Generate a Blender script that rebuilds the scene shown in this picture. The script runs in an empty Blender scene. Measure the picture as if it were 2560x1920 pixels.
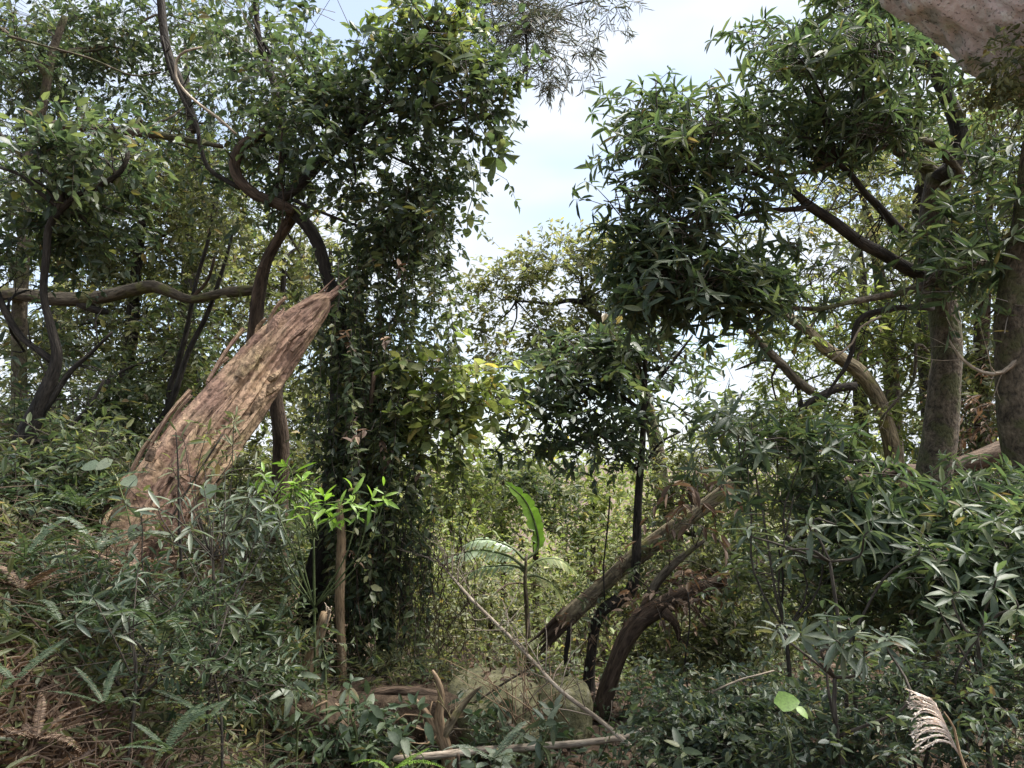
import bpy, math
import numpy as np
from mathutils import Matrix, Vector

# ------------------------------------------------------------------ camera, sky, sun, exposure
scene = bpy.context.scene
F = 1862.0                       # focal length in photo pixels (2560 wide)
PITCH = math.radians(5.8)
CAM = np.array([0.0, 0.0, 1.6])
cd = bpy.data.cameras.new('camera'); camo = bpy.data.objects.new('camera', cd)
scene.collection.objects.link(camo); scene.camera = camo
cd.sensor_width = 36.0; cd.lens = 36.0 * F / 2560.0
cd.clip_start = 0.05; cd.clip_end = 8000.0
camo.location = CAM; camo.rotation_euler = (math.pi/2 + PITCH, 0, 0)

SUN_EL, SUN_AZ = math.radians(64), math.radians(82)     # azimuth clockwise from +Y (ahead of the camera)
world = bpy.data.worlds.new('World'); scene.world = world; world.use_nodes = True
nt = world.node_tree; N = nt.nodes; Lk = nt.links; N.clear()
out = N.new('ShaderNodeOutputWorld'); bg = N.new('ShaderNodeBackground')
sky = N.new('ShaderNodeTexSky'); sky.sky_type = 'NISHITA'; sky.sun_disc = False
sky.sun_elevation = SUN_EL; sky.sun_rotation = SUN_AZ; sky.air_density = 1.0; sky.dust_density = 1.0; sky.ozone_density = 1.0
tc = N.new('ShaderNodeTexCoord'); mp = N.new('ShaderNodeMapping'); mp.inputs['Scale'].default_value = (1.0, 1.0, 2.4)
nz = N.new('ShaderNodeTexNoise'); nz.inputs['Scale'].default_value = 3.4; nz.inputs['Detail'].default_value = 3.0; nz.inputs['Roughness'].default_value = 0.45
rp = N.new('ShaderNodeValToRGB'); rp.color_ramp.elements[0].position = 0.40; rp.color_ramp.elements[0].color = (0.45, 0.45, 0.45, 1)
rp.color_ramp.elements[1].position = 0.60; rp.color_ramp.elements[1].color = (0.97, 0.97, 0.97, 1)
mx = N.new('ShaderNodeMix'); mx.data_type = 'RGBA'
mx.inputs[7].default_value = (3.2, 3.42, 3.75, 1)          # thin bright cloud, in the sky node's own units
Lk.new(tc.outputs['Generated'], mp.inputs['Vector']); Lk.new(mp.outputs[0], nz.inputs['Vector'])
Lk.new(nz.outputs['Fac'], rp.inputs['Fac']); Lk.new(rp.outputs['Color'], mx.inputs[0])
Lk.new(sky.outputs['Color'], mx.inputs[6]); Lk.new(mx.outputs[2], bg.inputs['Color'])
bg.inputs['Strength'].default_value = 0.10
Lk.new(bg.outputs[0], out.inputs['Surface'])

sl = bpy.data.lights.new('sun', 'SUN'); sl.energy = 5.0; sl.angle = math.radians(40); sl.color = (1.0, 0.96, 0.90)
so = bpy.data.objects.new('sun', sl); scene.collection.objects.link(so)
sd = Vector((math.sin(SUN_AZ)*math.cos(SUN_EL), math.cos(SUN_AZ)*math.cos(SUN_EL), math.sin(SUN_EL)))
so.rotation_euler = sd.to_track_quat('Z', 'Y').to_euler(); so.location = (0, 0, 30)

vs = scene.view_settings
scene.display_settings.display_device = 'sRGB'
vs.view_transform = 'Standard'; vs.look = 'None'; vs.gamma = 1.0; vs.use_curve_mapping = False; vs.exposure = 1.7
cy = scene.cycles
cy.max_bounces = 7; cy.diffuse_bounces = 4; cy.glossy_bounces = 2; cy.transmission_bounces = 4; cy.transparent_max_bounces = 4
cy.caustics_reflective = False; cy.caustics_refractive = False
cy.use_denoising = True

# ------------------------------------------------------------------ helpers
COL = scene.collection
rng = np.random.default_rng(7)
FW = np.array([0, math.cos(PITCH), math.sin(PITCH)]); UP = np.array([0, -math.sin(PITCH), math.cos(PITCH)]); RT = np.array([1.0, 0, 0])

def P(px, py, d):
    """The point d metres ahead that the photograph shows at pixel px, py."""
    return CAM + d*FW + (px-1280.0)/F*d*RT + (960.0-py)/F*d*UP

def unit(v):
    v = np.asarray(v, float)
    return v/np.maximum(np.linalg.norm(v, axis=-1, keepdims=True), 1e-9)

def _hash(i, j, k, s):
    h = (i*374761393 + j*668265263 + k*2147483647 + s*974634777) & 0xffffffff
    h = ((h ^ (h >> 13))*1274126177) & 0xffffffff
    return ((h ^ (h >> 16)) & 0xffff)/65535.0

def noise3(p, s=0):
    p = np.asarray(p, float); f = np.floor(p).astype(np.int64); t = p - f; t = t*t*(3-2*t)
    r = 0
    for a in (0, 1):
        for b in (0, 1):
            for c in (0, 1):
                w = (t[..., 0] if a else 1-t[..., 0])*(t[..., 1] if b else 1-t[..., 1])*(t[..., 2] if c else 1-t[..., 2])
                r = r + w*_hash(f[..., 0]+a, f[..., 1]+b, f[..., 2]+c, s)
    return r*2-1

def tag(o, label, cat, group=None):
    o['label'] = label; o['category'] = cat
    if group: o['group'] = group
    return o

def thing(name, label, cat, loc, group=None):
    o = bpy.data.objects.new(name, None); COL.objects.link(o); o.location = [float(v) for v in loc]
    o.empty_display_size = 0.1
    return tag(o, label, cat, group)

class Geo:
    """Collects vertices, polygons and UVs for one mesh."""
    def __init__(s): s.v = []; s.f = []; s.uv = []; s.n = 0
    def add(s, v, faces, uv=None):
        v = np.asarray(v, float).reshape(-1, 3)
        for f in (faces if isinstance(faces, list) else [faces]):
            s.f.append(np.asarray(f)+s.n)
        s.uv.append(np.zeros((len(v), 2)) if uv is None else uv)
        s.v.append(v); s.n += len(v)
    def mesh(s, name, origin=(0, 0, 0), smooth=True):
        V = np.concatenate(s.v) - np.asarray(origin, float); U = np.concatenate(s.uv)
        lp = np.concatenate([f.ravel() for f in s.f]).astype(np.int32)
        sz = np.concatenate([np.full(len(f), f.shape[1]) for f in s.f]).astype(np.int32)
        me = bpy.data.meshes.new(name)
        me.vertices.add(len(V)); me.vertices.foreach_set('co', V.astype(np.float32).ravel())
        me.loops.add(len(lp)); me.loops.foreach_set('vertex_index', lp)
        st = np.concatenate([[0], np.cumsum(sz)[:-1]]).astype(np.int32)
        me.polygons.add(len(sz)); me.polygons.foreach_set('loop_start', st); me.polygons.foreach_set('loop_total', sz)
        me.polygons.foreach_set('use_smooth', np.full(len(sz), smooth))
        ul = me.uv_layers.new(name='UVMap'); ul.data.foreach_set('uv', U[lp].astype(np.float32).ravel())
        me.update(calc_edges=True)
        return me

def link(name, me, mat, parent=None, loc=None, kind=None, label=None):
    if mat is not None and len(me.materials) == 0: me.materials.append(mat)
    o = bpy.data.objects.new(name, me); COL.objects.link(o)
    if parent is not None: o.parent = parent
    if loc is not None: o.location = [float(v) for v in loc]
    if kind: o['kind'] = kind
    if label: o['label'] = label
    return o

def part(name, geo, mat, parent, smooth=True, kind=None, label=None):
    return link(name, geo.mesh(name, parent.location if parent.parent is None else parent.parent.location, smooth), mat, parent, kind=kind, label=label)

def smooth_path(pts, rad, step=0.12):
    """Catmull-Rom through the points; the radii follow."""
    p = np.asarray(pts, float); r = np.asarray(rad, float)
    if len(p) == 2: p = np.array([p[0], (p[0]+p[1])/2, p[1]]); r = np.array([r[0], r.mean(), r[1]])
    e = np.vstack([2*p[0]-p[1], p, 2*p[-1]-p[-2]])
    o = []; q = []
    for i in range(len(p)-1):
        n = max(2, int(np.ceil(np.linalg.norm(p[i+1]-p[i])/step)))
        t = np.linspace(0, 1, n, endpoint=False)[:, None]
        a, b, c, d = e[i], e[i+1], e[i+2], e[i+3]
        o.append(0.5*((2*b)+(-a+c)*t+(2*a-5*b+4*c-d)*t**2+(-a+3*b-3*c+d)*t**3))
        q.append(r[i]+(r[i+1]-r[i])*t[:, 0])
    o.append(p[-1:]); q.append(r[-1:])
    return np.vstack(o), np.concatenate(q)

def tube(geo, pts, rad, seg=8, rough=0.0, freq=6.0, stretch=5.0, seed=0, step=0.12, wob=0.0, ridges=0.0):
    p, r = smooth_path(pts, rad, step)
    if wob: p = p + wob*np.stack([noise3(p*1.7+9, seed+k) for k in (1, 2, 3)], 1)*np.minimum(1, np.arange(len(p))/4.0)[:, None]
    tg = unit(np.gradient(p, axis=0))
    ref = np.array([0.3, -0.9, 0.2]); u = unit(np.cross(tg[0], ref)); us = [u]
    for i in range(1, len(p)):
        u = unit(us[-1]-tg[i]*np.dot(us[-1], tg[i])); us.append(u)
    us = np.array(us); ws = np.cross(tg, us)
    a = np.linspace(0, 2*math.pi, seg, endpoint=False)
    ca, sa = np.cos(a), np.sin(a)
    s = np.concatenate([[0], np.cumsum(np.linalg.norm(np.diff(p, axis=0), axis=1))])
    R = np.repeat(r[:, None], seg, 1)
    if rough or ridges:
        q = np.stack([np.broadcast_to(ca, R.shape)*r[:, None]*freq, np.broadcast_to(sa, R.shape)*r[:, None]*freq, np.broadcast_to((s*freq/stretch)[:, None], R.shape)], -1)
        R = R*(1+rough*(noise3(q, seed)+0.5*noise3(q*2.3, seed+5)))
        if ridges: R = R*(1-ridges*np.abs(noise3(q*np.array([3.2, 3.2, 1.1]), seed+9)))
    v = p[:, None, :]+R[..., None]*(ca[None, :, None]*us[:, None, :]+sa[None, :, None]*ws[:, None, :])
    n = len(p)
    i, j = np.meshgrid(np.arange(n-1), np.arange(seg), indexing='ij')
    fa = np.stack([i*seg+j, i*seg+(j+1) % seg, (i+1)*seg+(j+1) % seg, (i+1)*seg+j], -1).reshape(-1, 4)
    uv = np.stack([np.broadcast_to(a/(2*math.pi), (n, seg))*2*math.pi*np.mean(r), np.broadcast_to(s[:, None], (n, seg))], -1).reshape(-1, 2)
    V = v.reshape(-1, 3)
    caps = np.array([p[0]-tg[0]*r[0]*0.15, p[-1]+tg[-1]*r[-1]*0.3])
    k = n*seg; jj = np.arange(seg)
    c0 = np.stack([np.full(seg, k), (jj+1) % seg, jj], 1); c1 = np.stack([np.full(seg, k+1), (n-1)*seg+jj, (n-1)*seg+(jj+1) % seg], 1)
    geo.add(np.vstack([V, caps]), [fa, c0, c1], np.vstack([uv, [[0, 0], [0, s[-1]]]]))
    return p, r

def path(pix, d0=None):
    """Pixel path (px, py, width px[, depth]) -> world points and radii."""
    pts, rad = [], []
    for q in pix:
        d = q[3] if len(q) > 3 else d0
        pts.append(P(q[0], q[1], d)); rad.append(q[2]*0.5/F*d)
    return np.array(pts), np.array(rad)

def limb(name, pix, d, mat, parent, seg=9, rough=0.10, seed=0, ridges=0.0, freq=9.0, step=0.10, label=None, wob=0.02, stretch=5.0, twigs=7):
    g = Geo(); p, r = path(pix, d)
    pc, rc = tube(g, p, r, seg, rough*1.7, freq, stretch, seed, step, wob, ridges)
    if name == 'branch' and twigs:
        q = np.random.default_rng(seed+1000); ln = len(pc)*step
        for _ in range(int(ln*twigs)):      # side shoots along the limb
            k = q.integers(1, len(pc)-1); tg_ = unit(pc[k+1]-pc[k-1]); o_ = unit(np.cross(tg_, q.normal(size=3)))
            l = q.uniform(.10, .42); dv = unit(o_+tg_*q.uniform(.1, .9)+[0, 0, .15]); w_ = min(rc[k]*.35, .007)
            m_ = pc[k]+dv*l*.5+q.normal(size=3)*.025; e_ = pc[k]+dv*l+q.normal(size=3)*.05
            tube(g, [pc[k], m_, e_], [w_, w_*.7, w_*.3], 4, step=.1)
            if q.random() < .6:
                s_ = unit(dv+q.normal(size=3)*.8); tube(g, [m_, m_+s_*l*.3, m_+s_*l*.55], [w_*.6, w_*.4, w_*.2], 3, step=.1)
    return part(name, g, mat, parent, label=label)

def gh(x, y):
    """Height of the forest floor."""
    x = np.asarray(x, float); y = np.asarray(y, float)
    sm = lambda t: np.clip(t, 0, 1)**2*(3-2*np.clip(t, 0, 1))
    h = -0.58*sm((y-1.6)/3.2)*sm((x+2.6)/1.6) + 1.5*sm((-x-1.3)/3.0)*sm((14-y)/6.0) + 0.5*sm((x-1.6)/3.0)*sm((12-y)/5.0)
    yy = np.maximum(y-7.0, 0); h = h - 0.16*np.minimum(yy, 160) + 0.0*yy
    near = sm((60-np.hypot(x, y))/50)
    p = np.stack([x*0.9, y*0.9, x*0], -1)
    return h + near*(0.12*noise3(p, 3)+0.05*noise3(p*3.1, 4))

# ------------------------------------------------------------------ materials
def mat_new(name):
    m = bpy.data.materials.new(name); m.use_nodes = True
    t = m.node_tree; t.nodes.clear()
    return m, t, t.nodes.new('ShaderNodeOutputMaterial')

def leaf_mat(name, cols, rough=0.42, trans=0.35, tcol=None, spec=0.5, spots=0.3, old=True):
    m, t, o = mat_new(name); nn, L = t.nodes, t.links
    g = nn.new('ShaderNodeNewGeometry'); oi = nn.new('ShaderNodeObjectInfo')
    ad = nn.new('ShaderNodeMath'); ad.operation = 'ADD'; fr = nn.new('ShaderNodeMath'); fr.operation = 'FRACT'
    L.new(g.outputs['Random Per Island'], ad.inputs[0]); L.new(oi.outputs['Random'], ad.inputs[1]); L.new(ad.outputs[0], fr.inputs[0])
    r = nn.new('ShaderNodeValToRGB'); r.color_ramp.interpolation = 'LINEAR'
    el = r.color_ramp.elements
    for i, c in enumerate(cols):
        e = el[i] if i < 2 else el.new(1.0)
        e.position = .975*i/(len(cols)-1); e.color = (*c, 1)
    if old:     # a few ageing leaves
        e = el.new(.985); e.color = (cols[-1][0]*1.35, cols[-1][1]*1.08, cols[-1][2]*.8, 1); e = el.new(1.0); e.color = (.16, .11, .06, 1)
    L.new(fr.outputs[0], r.inputs['Fac'])
    tx = nn.new('ShaderNodeTexCoord'); nz = nn.new('ShaderNodeTexNoise'); nz.inputs['Scale'].default_value = 9.0; nz.inputs['Detail'].default_value = 4
    L.new(tx.outputs['Object'], nz.inputs['Vector'])
    mr = nn.new('ShaderNodeMapRange'); mr.inputs['From Min'].default_value = 0.3; mr.inputs['From Max'].default_value = 0.7
    mr.inputs['To Min'].default_value = 1-spots; mr.inputs['To Max'].default_value = 1+spots
    L.new(nz.outputs['Fac'], mr.inputs['Value'])
    mu = nn.new('ShaderNodeMix'); mu.data_type = 'RGBA'; mu.blend_type = 'MULTIPLY'; mu.inputs[0].default_value = 1.0
    L.new(r.outputs['Color'], mu.inputs[6]); L.new(mr.outputs[0], mu.inputs[7])
    b = nn.new('ShaderNodeBsdfPrincipled'); b.inputs['Roughness'].default_value = rough; b.inputs['Specular IOR Level'].default_value = spec
    L.new(mu.outputs[2], b.inputs['Base Color'])
    tr = nn.new('ShaderNodeBsdfTranslucent')
    gm = nn.new('ShaderNodeMix'); gm.data_type = 'RGBA'; gm.blend_type = 'MULTIPLY'; gm.inputs[0].default_value = 1.0
    gm.inputs[7].default_value = (*(tcol or (1.35, 1.45, 0.85)), 1)
    L.new(mu.outputs[2], gm.inputs[6]); L.new(gm.outputs[2], tr.inputs['Color'])
    ms = nn.new('ShaderNodeMixShader'); ms.inputs[0].default_value = trans
    L.new(b.outputs[0], ms.inputs[1]); L.new(tr.outputs[0], ms.inputs[2]); L.new(ms.outputs[0], o.inputs['Surface'])
    return m

def bark_mat(name, c0, c1, c2=None, scale=14.0, stretch=5.0, rough=0.85, bump=0.6, moss=None, moss_amt=0.5, crack=0.5, fleck=.55, patch=None, fstretch=None, dist=.6):
    m, t, o = mat_new(name); nn, L = t.nodes, t.links
    uv = nn.new('ShaderNodeUVMap'); mp = nn.new('ShaderNodeMapping'); mp.inputs['Scale'].default_value = (1.0, 1.0/stretch, 1.0)
    tx = nn.new('ShaderNodeTexCoord')
    L.new(uv.outputs[0], mp.inputs['Vector'])
    n1 = nn.new('ShaderNodeTexNoise'); n1.inputs['Scale'].default_value = scale; n1.inputs['Detail'].default_value = 8; n1.inputs['Roughness'].default_value = 0.65; n1.inputs['Distortion'].default_value = dist
    L.new(mp.outputs[0], n1.inputs['Vector'])
    r = nn.new('ShaderNodeValToRGB'); e = r.color_ramp.elements
    e[0].position = 0.32; e[0].color = (*[c*crack for c in c0], 1); e[1].position = 0.45; e[1].color = (*c0, 1)
    x = e.new(0.62); x.color = (*c1, 1)
    x = e.new(0.78); x.color = (*(c2 or c1), 1)
    L.new(n1.outputs['Fac'], r.inputs['Fac']); col = r.outputs['Color']
    n2 = nn.new('ShaderNodeTexNoise'); n2.inputs['Scale'].default_value = 5.0; n2.inputs['Detail'].default_value = 6
    L.new(tx.outputs['Object'], n2.inputs['Vector'])
    if moss:
        rr = nn.new('ShaderNodeMapRange'); rr.inputs['From Min'].default_value = 0.62-moss_amt*0.3; rr.inputs['From Max'].default_value = 0.72-moss_amt*0.3
        L.new(n2.outputs['Fac'], rr.inputs['Value'])
        mm = nn.new('ShaderNodeMix'); mm.data_type = 'RGBA'; L.new(rr.outputs[0], mm.inputs[0]); L.new(col, mm.inputs[6]); mm.inputs[7].default_value = (*moss, 1)
        col = mm.outputs[2]
    else:
        rr = nn.new('ShaderNodeMapRange'); rr.inputs['From Min'].default_value = 0.3; rr.inputs['From Max'].default_value = 0.7; rr.inputs['To Min'].default_value = 0.7; rr.inputs['To Max'].default_value = 1.25
        L.new(n2.outputs['Fac'], rr.inputs['Value'])
        mm = nn.new('ShaderNodeMix'); mm.data_type = 'RGBA'; mm.blend_type = 'MULTIPLY'; mm.inputs[0].default_value = 1; L.new(col, mm.inputs[6]); L.new(rr.outputs[0], mm.inputs[7])
        col = mm.outputs[2]
    if patch:   # wood weathered in patches: reddish here, tan there
        n3 = nn.new('ShaderNodeTexNoise'); n3.inputs['Scale'].default_value = 2.3; n3.inputs['Detail'].default_value = 7; n3.inputs['Roughness'].default_value = .6; L.new(tx.outputs['Object'], n3.inputs['Vector'])
        pr = nn.new('ShaderNodeValToRGB'); pr.color_ramp.elements[0].position = .42; pr.color_ramp.elements[0].color = (*patch[0], 1); pr.color_ramp.elements[1].position = .60; pr.color_ramp.elements[1].color = (*patch[1], 1)
        L.new(n3.outputs['Fac'], pr.inputs['Fac'])
        pm = nn.new('ShaderNodeMix'); pm.data_type = 'RGBA'; pm.blend_type = 'MIX'; pm.inputs[0].default_value = .5; L.new(col, pm.inputs[6]); L.new(pr.outputs['Color'], pm.inputs[7]); col = pm.outputs[2]
    vo = nn.new('ShaderNodeTexNoise'); vo.inputs['Scale'].default_value = scale*3.4; vo.inputs['Detail'].default_value = 4; mp2 = nn.new('ShaderNodeMapping'); mp2.inputs['Scale'].default_value = (1.0, 1.0/(fstretch or stretch), 1.0); L.new(uv.outputs[0], mp2.inputs['Vector']); L.new(mp2.outputs[0], vo.inputs['Vector'])
    fk = nn.new('ShaderNodeMapRange'); fk.inputs['From Min'].default_value = .36; fk.inputs['From Max'].default_value = .5; fk.inputs['To Min'].default_value = fleck; fk.inputs['To Max'].default_value = 1.08
    L.new(vo.outputs['Fac'], fk.inputs['Value'])
    fm = nn.new('ShaderNodeMix'); fm.data_type = 'RGBA'; fm.blend_type = 'MULTIPLY'; fm.inputs[0].default_value = 1; L.new(col, fm.inputs[6]); L.new(fk.outputs[0], fm.inputs[7]); col = fm.outputs[2]
    b = nn.new('ShaderNodeBsdfPrincipled'); b.inputs['Roughness'].default_value = rough; b.inputs['Specular IOR Level'].default_value = 0.25
    L.new(col, b.inputs['Base Color'])
    bp = nn.new('ShaderNodeBump'); bp.inputs['Strength'].default_value = bump; bp.inputs['Distance'].default_value = 0.03
    hs = nn.new('ShaderNodeMath'); hs.operation = 'ADD'; L.new(n1.outputs['Fac'], hs.inputs[0]); L.new(vo.outputs['Fac'], hs.inputs[1]); L.new(hs.outputs[0], bp.inputs['Height']); L.new(bp.outputs[0], b.inputs['Normal'])
    L.new(b.outputs[0], o.inputs['Surface'])
    return m

def rock_mat(name, cols, scale=6.0, bump=0.5):
    m, t, o = mat_new(name); nn, L = t.nodes, t.links
    tx = nn.new('ShaderNodeTexCoord'); n1 = nn.new('ShaderNodeTexNoise'); n1.inputs['Scale'].default_value = scale; n1.inputs['Detail'].default_value = 10; n1.inputs['Roughness'].default_value = 0.7
    n2 = nn.new('ShaderNodeTexNoise'); n2.inputs['Scale'].default_value = scale*7; n2.inputs['Detail'].default_value = 5
    L.new(tx.outputs['Object'], n1.inputs['Vector']); L.new(tx.outputs['Object'], n2.inputs['Vector'])
    r = nn.new('ShaderNodeValToRGB'); e = r.color_ramp.elements
    for i, c in enumerate(cols):
        x = e[i] if i < 2 else e.new(1.0)
        x.position = 0.3+0.42*i/(len(cols)-1); x.color = (*c, 1)
    L.new(n1.outputs['Fac'], r.inputs['Fac'])
    sp = nn.new('ShaderNodeMapRange'); sp.inputs['From Min'].default_value = 0.34; sp.inputs['From Max'].default_value = 0.42; sp.inputs['To Min'].default_value = 0.35; sp.inputs['To Max'].default_value = 1.0
    L.new(n2.outputs['Fac'], sp.inputs['Value'])
    mu = nn.new('ShaderNodeMix'); mu.data_type = 'RGBA'; mu.blend_type = 'MULTIPLY'; mu.inputs[0].default_value = 1
    L.new(r.outputs['Color'], mu.inputs[6]); L.new(sp.outputs[0], mu.inputs[7])
    b = nn.new('ShaderNodeBsdfPrincipled'); b.inputs['Roughness'].default_value = 0.9; b.inputs['Specular IOR Level'].default_value = 0.2
    L.new(mu.outputs[2], b.inputs['Base Color'])
    bp = nn.new('ShaderNodeBump'); bp.inputs['Strength'].default_value = bump; bp.inputs['Distance'].default_value = 0.04
    L.new(n1.outputs['Fac'], bp.inputs['Height']); L.new(bp.outputs[0], b.inputs['Normal']); L.new(b.outputs[0], o.inputs['Surface'])
    return m

ML = dict(
    dark=leaf_mat('leaf_dark_glossy', [(.038, .058, .042), (.056, .082, .053), (.082, .11, .062), (.14, .16, .08)], 0.42, 0.42),
    canopy=leaf_mat('leaf_canopy', [(.050, .074, .044), (.076, .102, .054), (.11, .135, .068), (.18, .185, .09)], 0.42, 0.45),
    olive=leaf_mat('leaf_olive', [(.064, .080, .042), (.11, .125, .058), (.155, .165, .078), (.23, .215, .11)], 0.5, 0.42),
    light=leaf_mat('leaf_light_green', [(.11, .145, .05), (.16, .20, .065), (.22, .25, .09), (.30, .29, .13)], 0.48, 0.45),
    bright=leaf_mat('leaf_bright_green', [(.13, .23, .04), (.18, .30, .05), (.24, .36, .07)], 0.42, 0.45, old=False),
    maple=leaf_mat('leaf_khaki', [(.10, .125, .065), (.135, .155, .085), (.18, .19, .11), (.23, .215, .13)], 0.5, 0.5, (1.5, 1.5, 0.8)),
    lance=leaf_mat('leaf_lanceolate', [(.042, .066, .040), (.060, .090, .050), (.086, .115, .060), (.13, .15, .078)], 0.46, 0.45),
    silver=leaf_mat('leaf_grey_green', [(.055, .08, .052), (.078, .105, .068), (.11, .135, .088), (.16, .18, .125)], 0.45, 0.3),
    fern=leaf_mat('fern_green', [(.042, .070, .036), (.065, .095, .050), (.10, .13, .07)], 0.5, 0.35),
    dead=leaf_mat('dead_leaf_shaded_brown', [(.06, .036, .024), (.11, .066, .042), (.16, .105, .068), (.24, .17, .115)], 0.7, 0.2, (1.3, 1.1, 0.8)),  # dead-leaf brown, darkened to stand in for shade on the left bank
    yellow=leaf_mat('leaf_yellowing', [(.30, .30, .05), (.42, .36, .06)], 0.5, 0.4, (1.2, 1.2, 0.6), old=False),
    banana=leaf_mat('banana_frond', [(.24, .31, .20), (.30, .37, .26), (.36, .42, .32)], 0.3, 0.35, old=False),
    needle=leaf_mat('needle', [(.11, .13, .10), (.15, .165, .125), (.20, .17, .135)], 0.6, 0.2),
    plume=leaf_mat('plume_straw', [(.74, .65, .56), (.82, .75, .67)], 0.7, 0.3, (1.1, 1.0, 0.9), old=False),
)
MB = dict(
    dark=bark_mat('bark_dark', (.030, .025, .021), (.055, .046, .038), (.10, .09, .075), 22, 5),
    brown=bark_mat('bark_brown', (.065, .044, .030), (.12, .083, .058), (.20, .15, .11), 18, 5),
    grey=bark_mat('bark_grey_lichen', (.07, .056, .040), (.15, .12, .085), (.26, .215, .16), 13, 1.6, moss=(.075, .075, .035), moss_amt=0.5, bump=0.6),
    mossy=bark_mat('bark_mossy', (.075, .060, .042), (.15, .125, .09), (.25, .21, .15), 16, 4, moss=(.12, .115, .045), moss_amt=0.25),
    snag=bark_mat('torn_snag_wood', (.12, .075, .055), (.27, .18, .13), (.46, .34, .22), 12, 16, 0.85, .8, crack=0.14, fleck=.45, fstretch=2.5, dist=1.5, moss=(.30, .25, .11), moss_amt=.05, patch=((.20, .12, .09), (.44, .32, .19))),
    pale=bark_mat('dead_stick', (.30, .24, .18), (.45, .38, .30), (.55, .48, .40), 30, 6, 0.7, 0.3, crack=0.7),
    log=bark_mat('log_bark', (.14, .11, .07), (.33, .27, .17), (.48, .41, .26), 14, 4, .85, .7, moss=(.20, .18, .07), moss_amt=.3, crack=.35),
    tan=bark_mat('tan_pole', (.22, .15, .09), (.34, .25, .16), (.42, .33, .22), 25, 6, 0.75, 0.3, crack=0.7),
    green=bark_mat('green_stem', (.08, .10, .04), (.12, .15, .06), (.16, .18, .08), 25, 5, 0.6, 0.2),
    twig=bark_mat('twig', (.060, .050, .040), (.10, .085, .065), (.14, .12, .10), 30, 4, 0.8, 0.2),
)

# ------------------------------------------------------------------ leaves
# a blade: (along, across, lift); the fold runs along the midrib, so two quads give the outline with four triangles
SHAPES = {
    'lance': [(0, 0, 0), (.30, .50, .05), (.68, .40, .03), (1, 0, -.10), (.68, -.40, .03), (.30, -.50, .05)],
    'ovate': [(0, 0, 0), (.24, .50, .06), (.62, .42, .04), (1, 0, -.12), (.62, -.42, .04), (.24, -.50, .06)],
    'oblan': [(0, 0, 0), (.38, .30, .03), (.74, .50, .05), (1, 0, -.14), (.74, -.50, .05), (.38, -.30, .03)],
}
QUADS = np.array([[0, 1, 2, 3], [0, 3, 4, 5]])
TRIL = None

def add_leaves(geo, base, d, n, L, W, shape):
    """base (N,3), d direction, n approximate normal, L and W sizes."""
    T = np.array(SHAPES[shape]); N_ = len(base)
    d = unit(d); s = unit(np.cross(d, n)); n = np.cross(s, d)
    V = base[:, None]+T[None, :, 0, None]*(L[:, None, None]*d[:, None])+T[None, :, 1, None]*(W[:, None, None]*s[:, None])+T[None, :, 2, None]*(L[:, None, None]*n[:, None])
    f = (QUADS[None]+(np.arange(N_)*6)[:, None, None]).reshape(-1, 4)
    geo.add(V.reshape(-1, 3), f)

_leafmesh = {}
def leaf_mesh(shape, matkey, bend=0.18):
    """Unit blade for leaves that are objects of their own: 3 segments, folded and arched."""
    k = (shape, matkey, bend)
    if k in _leafmesh: return _leafmesh[k]
    prof = {'lance': [.05, .42, .50, .34, .0], 'ovate': [.06, .50, .48, .30, .0], 'oblan': [.05, .24, .42, .50, .0]}[shape]
    us = [0, .26, .52, .80, 1.0]
    g = Geo(); v = []
    for u, w in zip(us, prof):
        z = bend*(0.45*u-u*u)
        v += [(u, w, z+.08*w), (u, 0, z), (u, -w, z+.08*w)]
    q = []
    for i in range(4):
        a = i*3; b = a+3
        q += [[a, a+1, b+1, b], [a+1, a+2, b+2, b+1]]
    g.add(np.array(v), np.array(q))
    me = g.mesh('leaf_blade_'+shape); me.materials.append(ML[matkey])
    _leafmesh[k] = me
    return me

def leaf_objs(parent, base, d, n, L, W, shape, matkey, bend=0.18, name='leaf'):
    mes = [leaf_mesh(shape, matkey, bend*k) for k in (.3, 1.0, 1.9)]
    d = unit(d); s = unit(np.cross(n, d)); n = np.cross(d, s)
    org = np.array(parent.location)
    for i in range(len(base)):
        o = bpy.data.objects.new(name, mes[i % 3]); COL.objects.link(o); o.parent = parent
        M = np.eye(4); M[:3, 0] = d[i]*L[i]; M[:3, 1] = s[i]*W[i]; M[:3, 2] = n[i]*L[i]; M[:3, 3] = base[i]-org
        o.matrix_local = Matrix(M.tolist())

def in_blobs(blobs, n, r, shell=0.35, dr=1.0):
    """n points spread through the blobs; returns points and outward directions."""
    w = np.array([b[3]*b[4]*(b[5] if len(b) > 5 else 1.0) for b in blobs]); w = w/w.sum()
    idx = r.choice(len(blobs), n, p=w)
    v = np.clip(r.normal(size=(n, 3))*.55, -1.35, 1.35)
    B = np.array([b[:5] for b in blobs])[idx]
    C = np.array([P(b[0], b[1], b[2]) for b in blobs])[idx]
    k = B[:, 2]/F
    rz = dr*0.5*(B[:, 3]+B[:, 4])*k
    p = C+v[:, 0:1]*(B[:, 3]*k)[:, None]*RT+v[:, 1:2]*(B[:, 4]*k)[:, None]*UP+v[:, 2:3]*rz[:, None]*FW
    return p, unit(p-C+1e-6), idx

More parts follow.
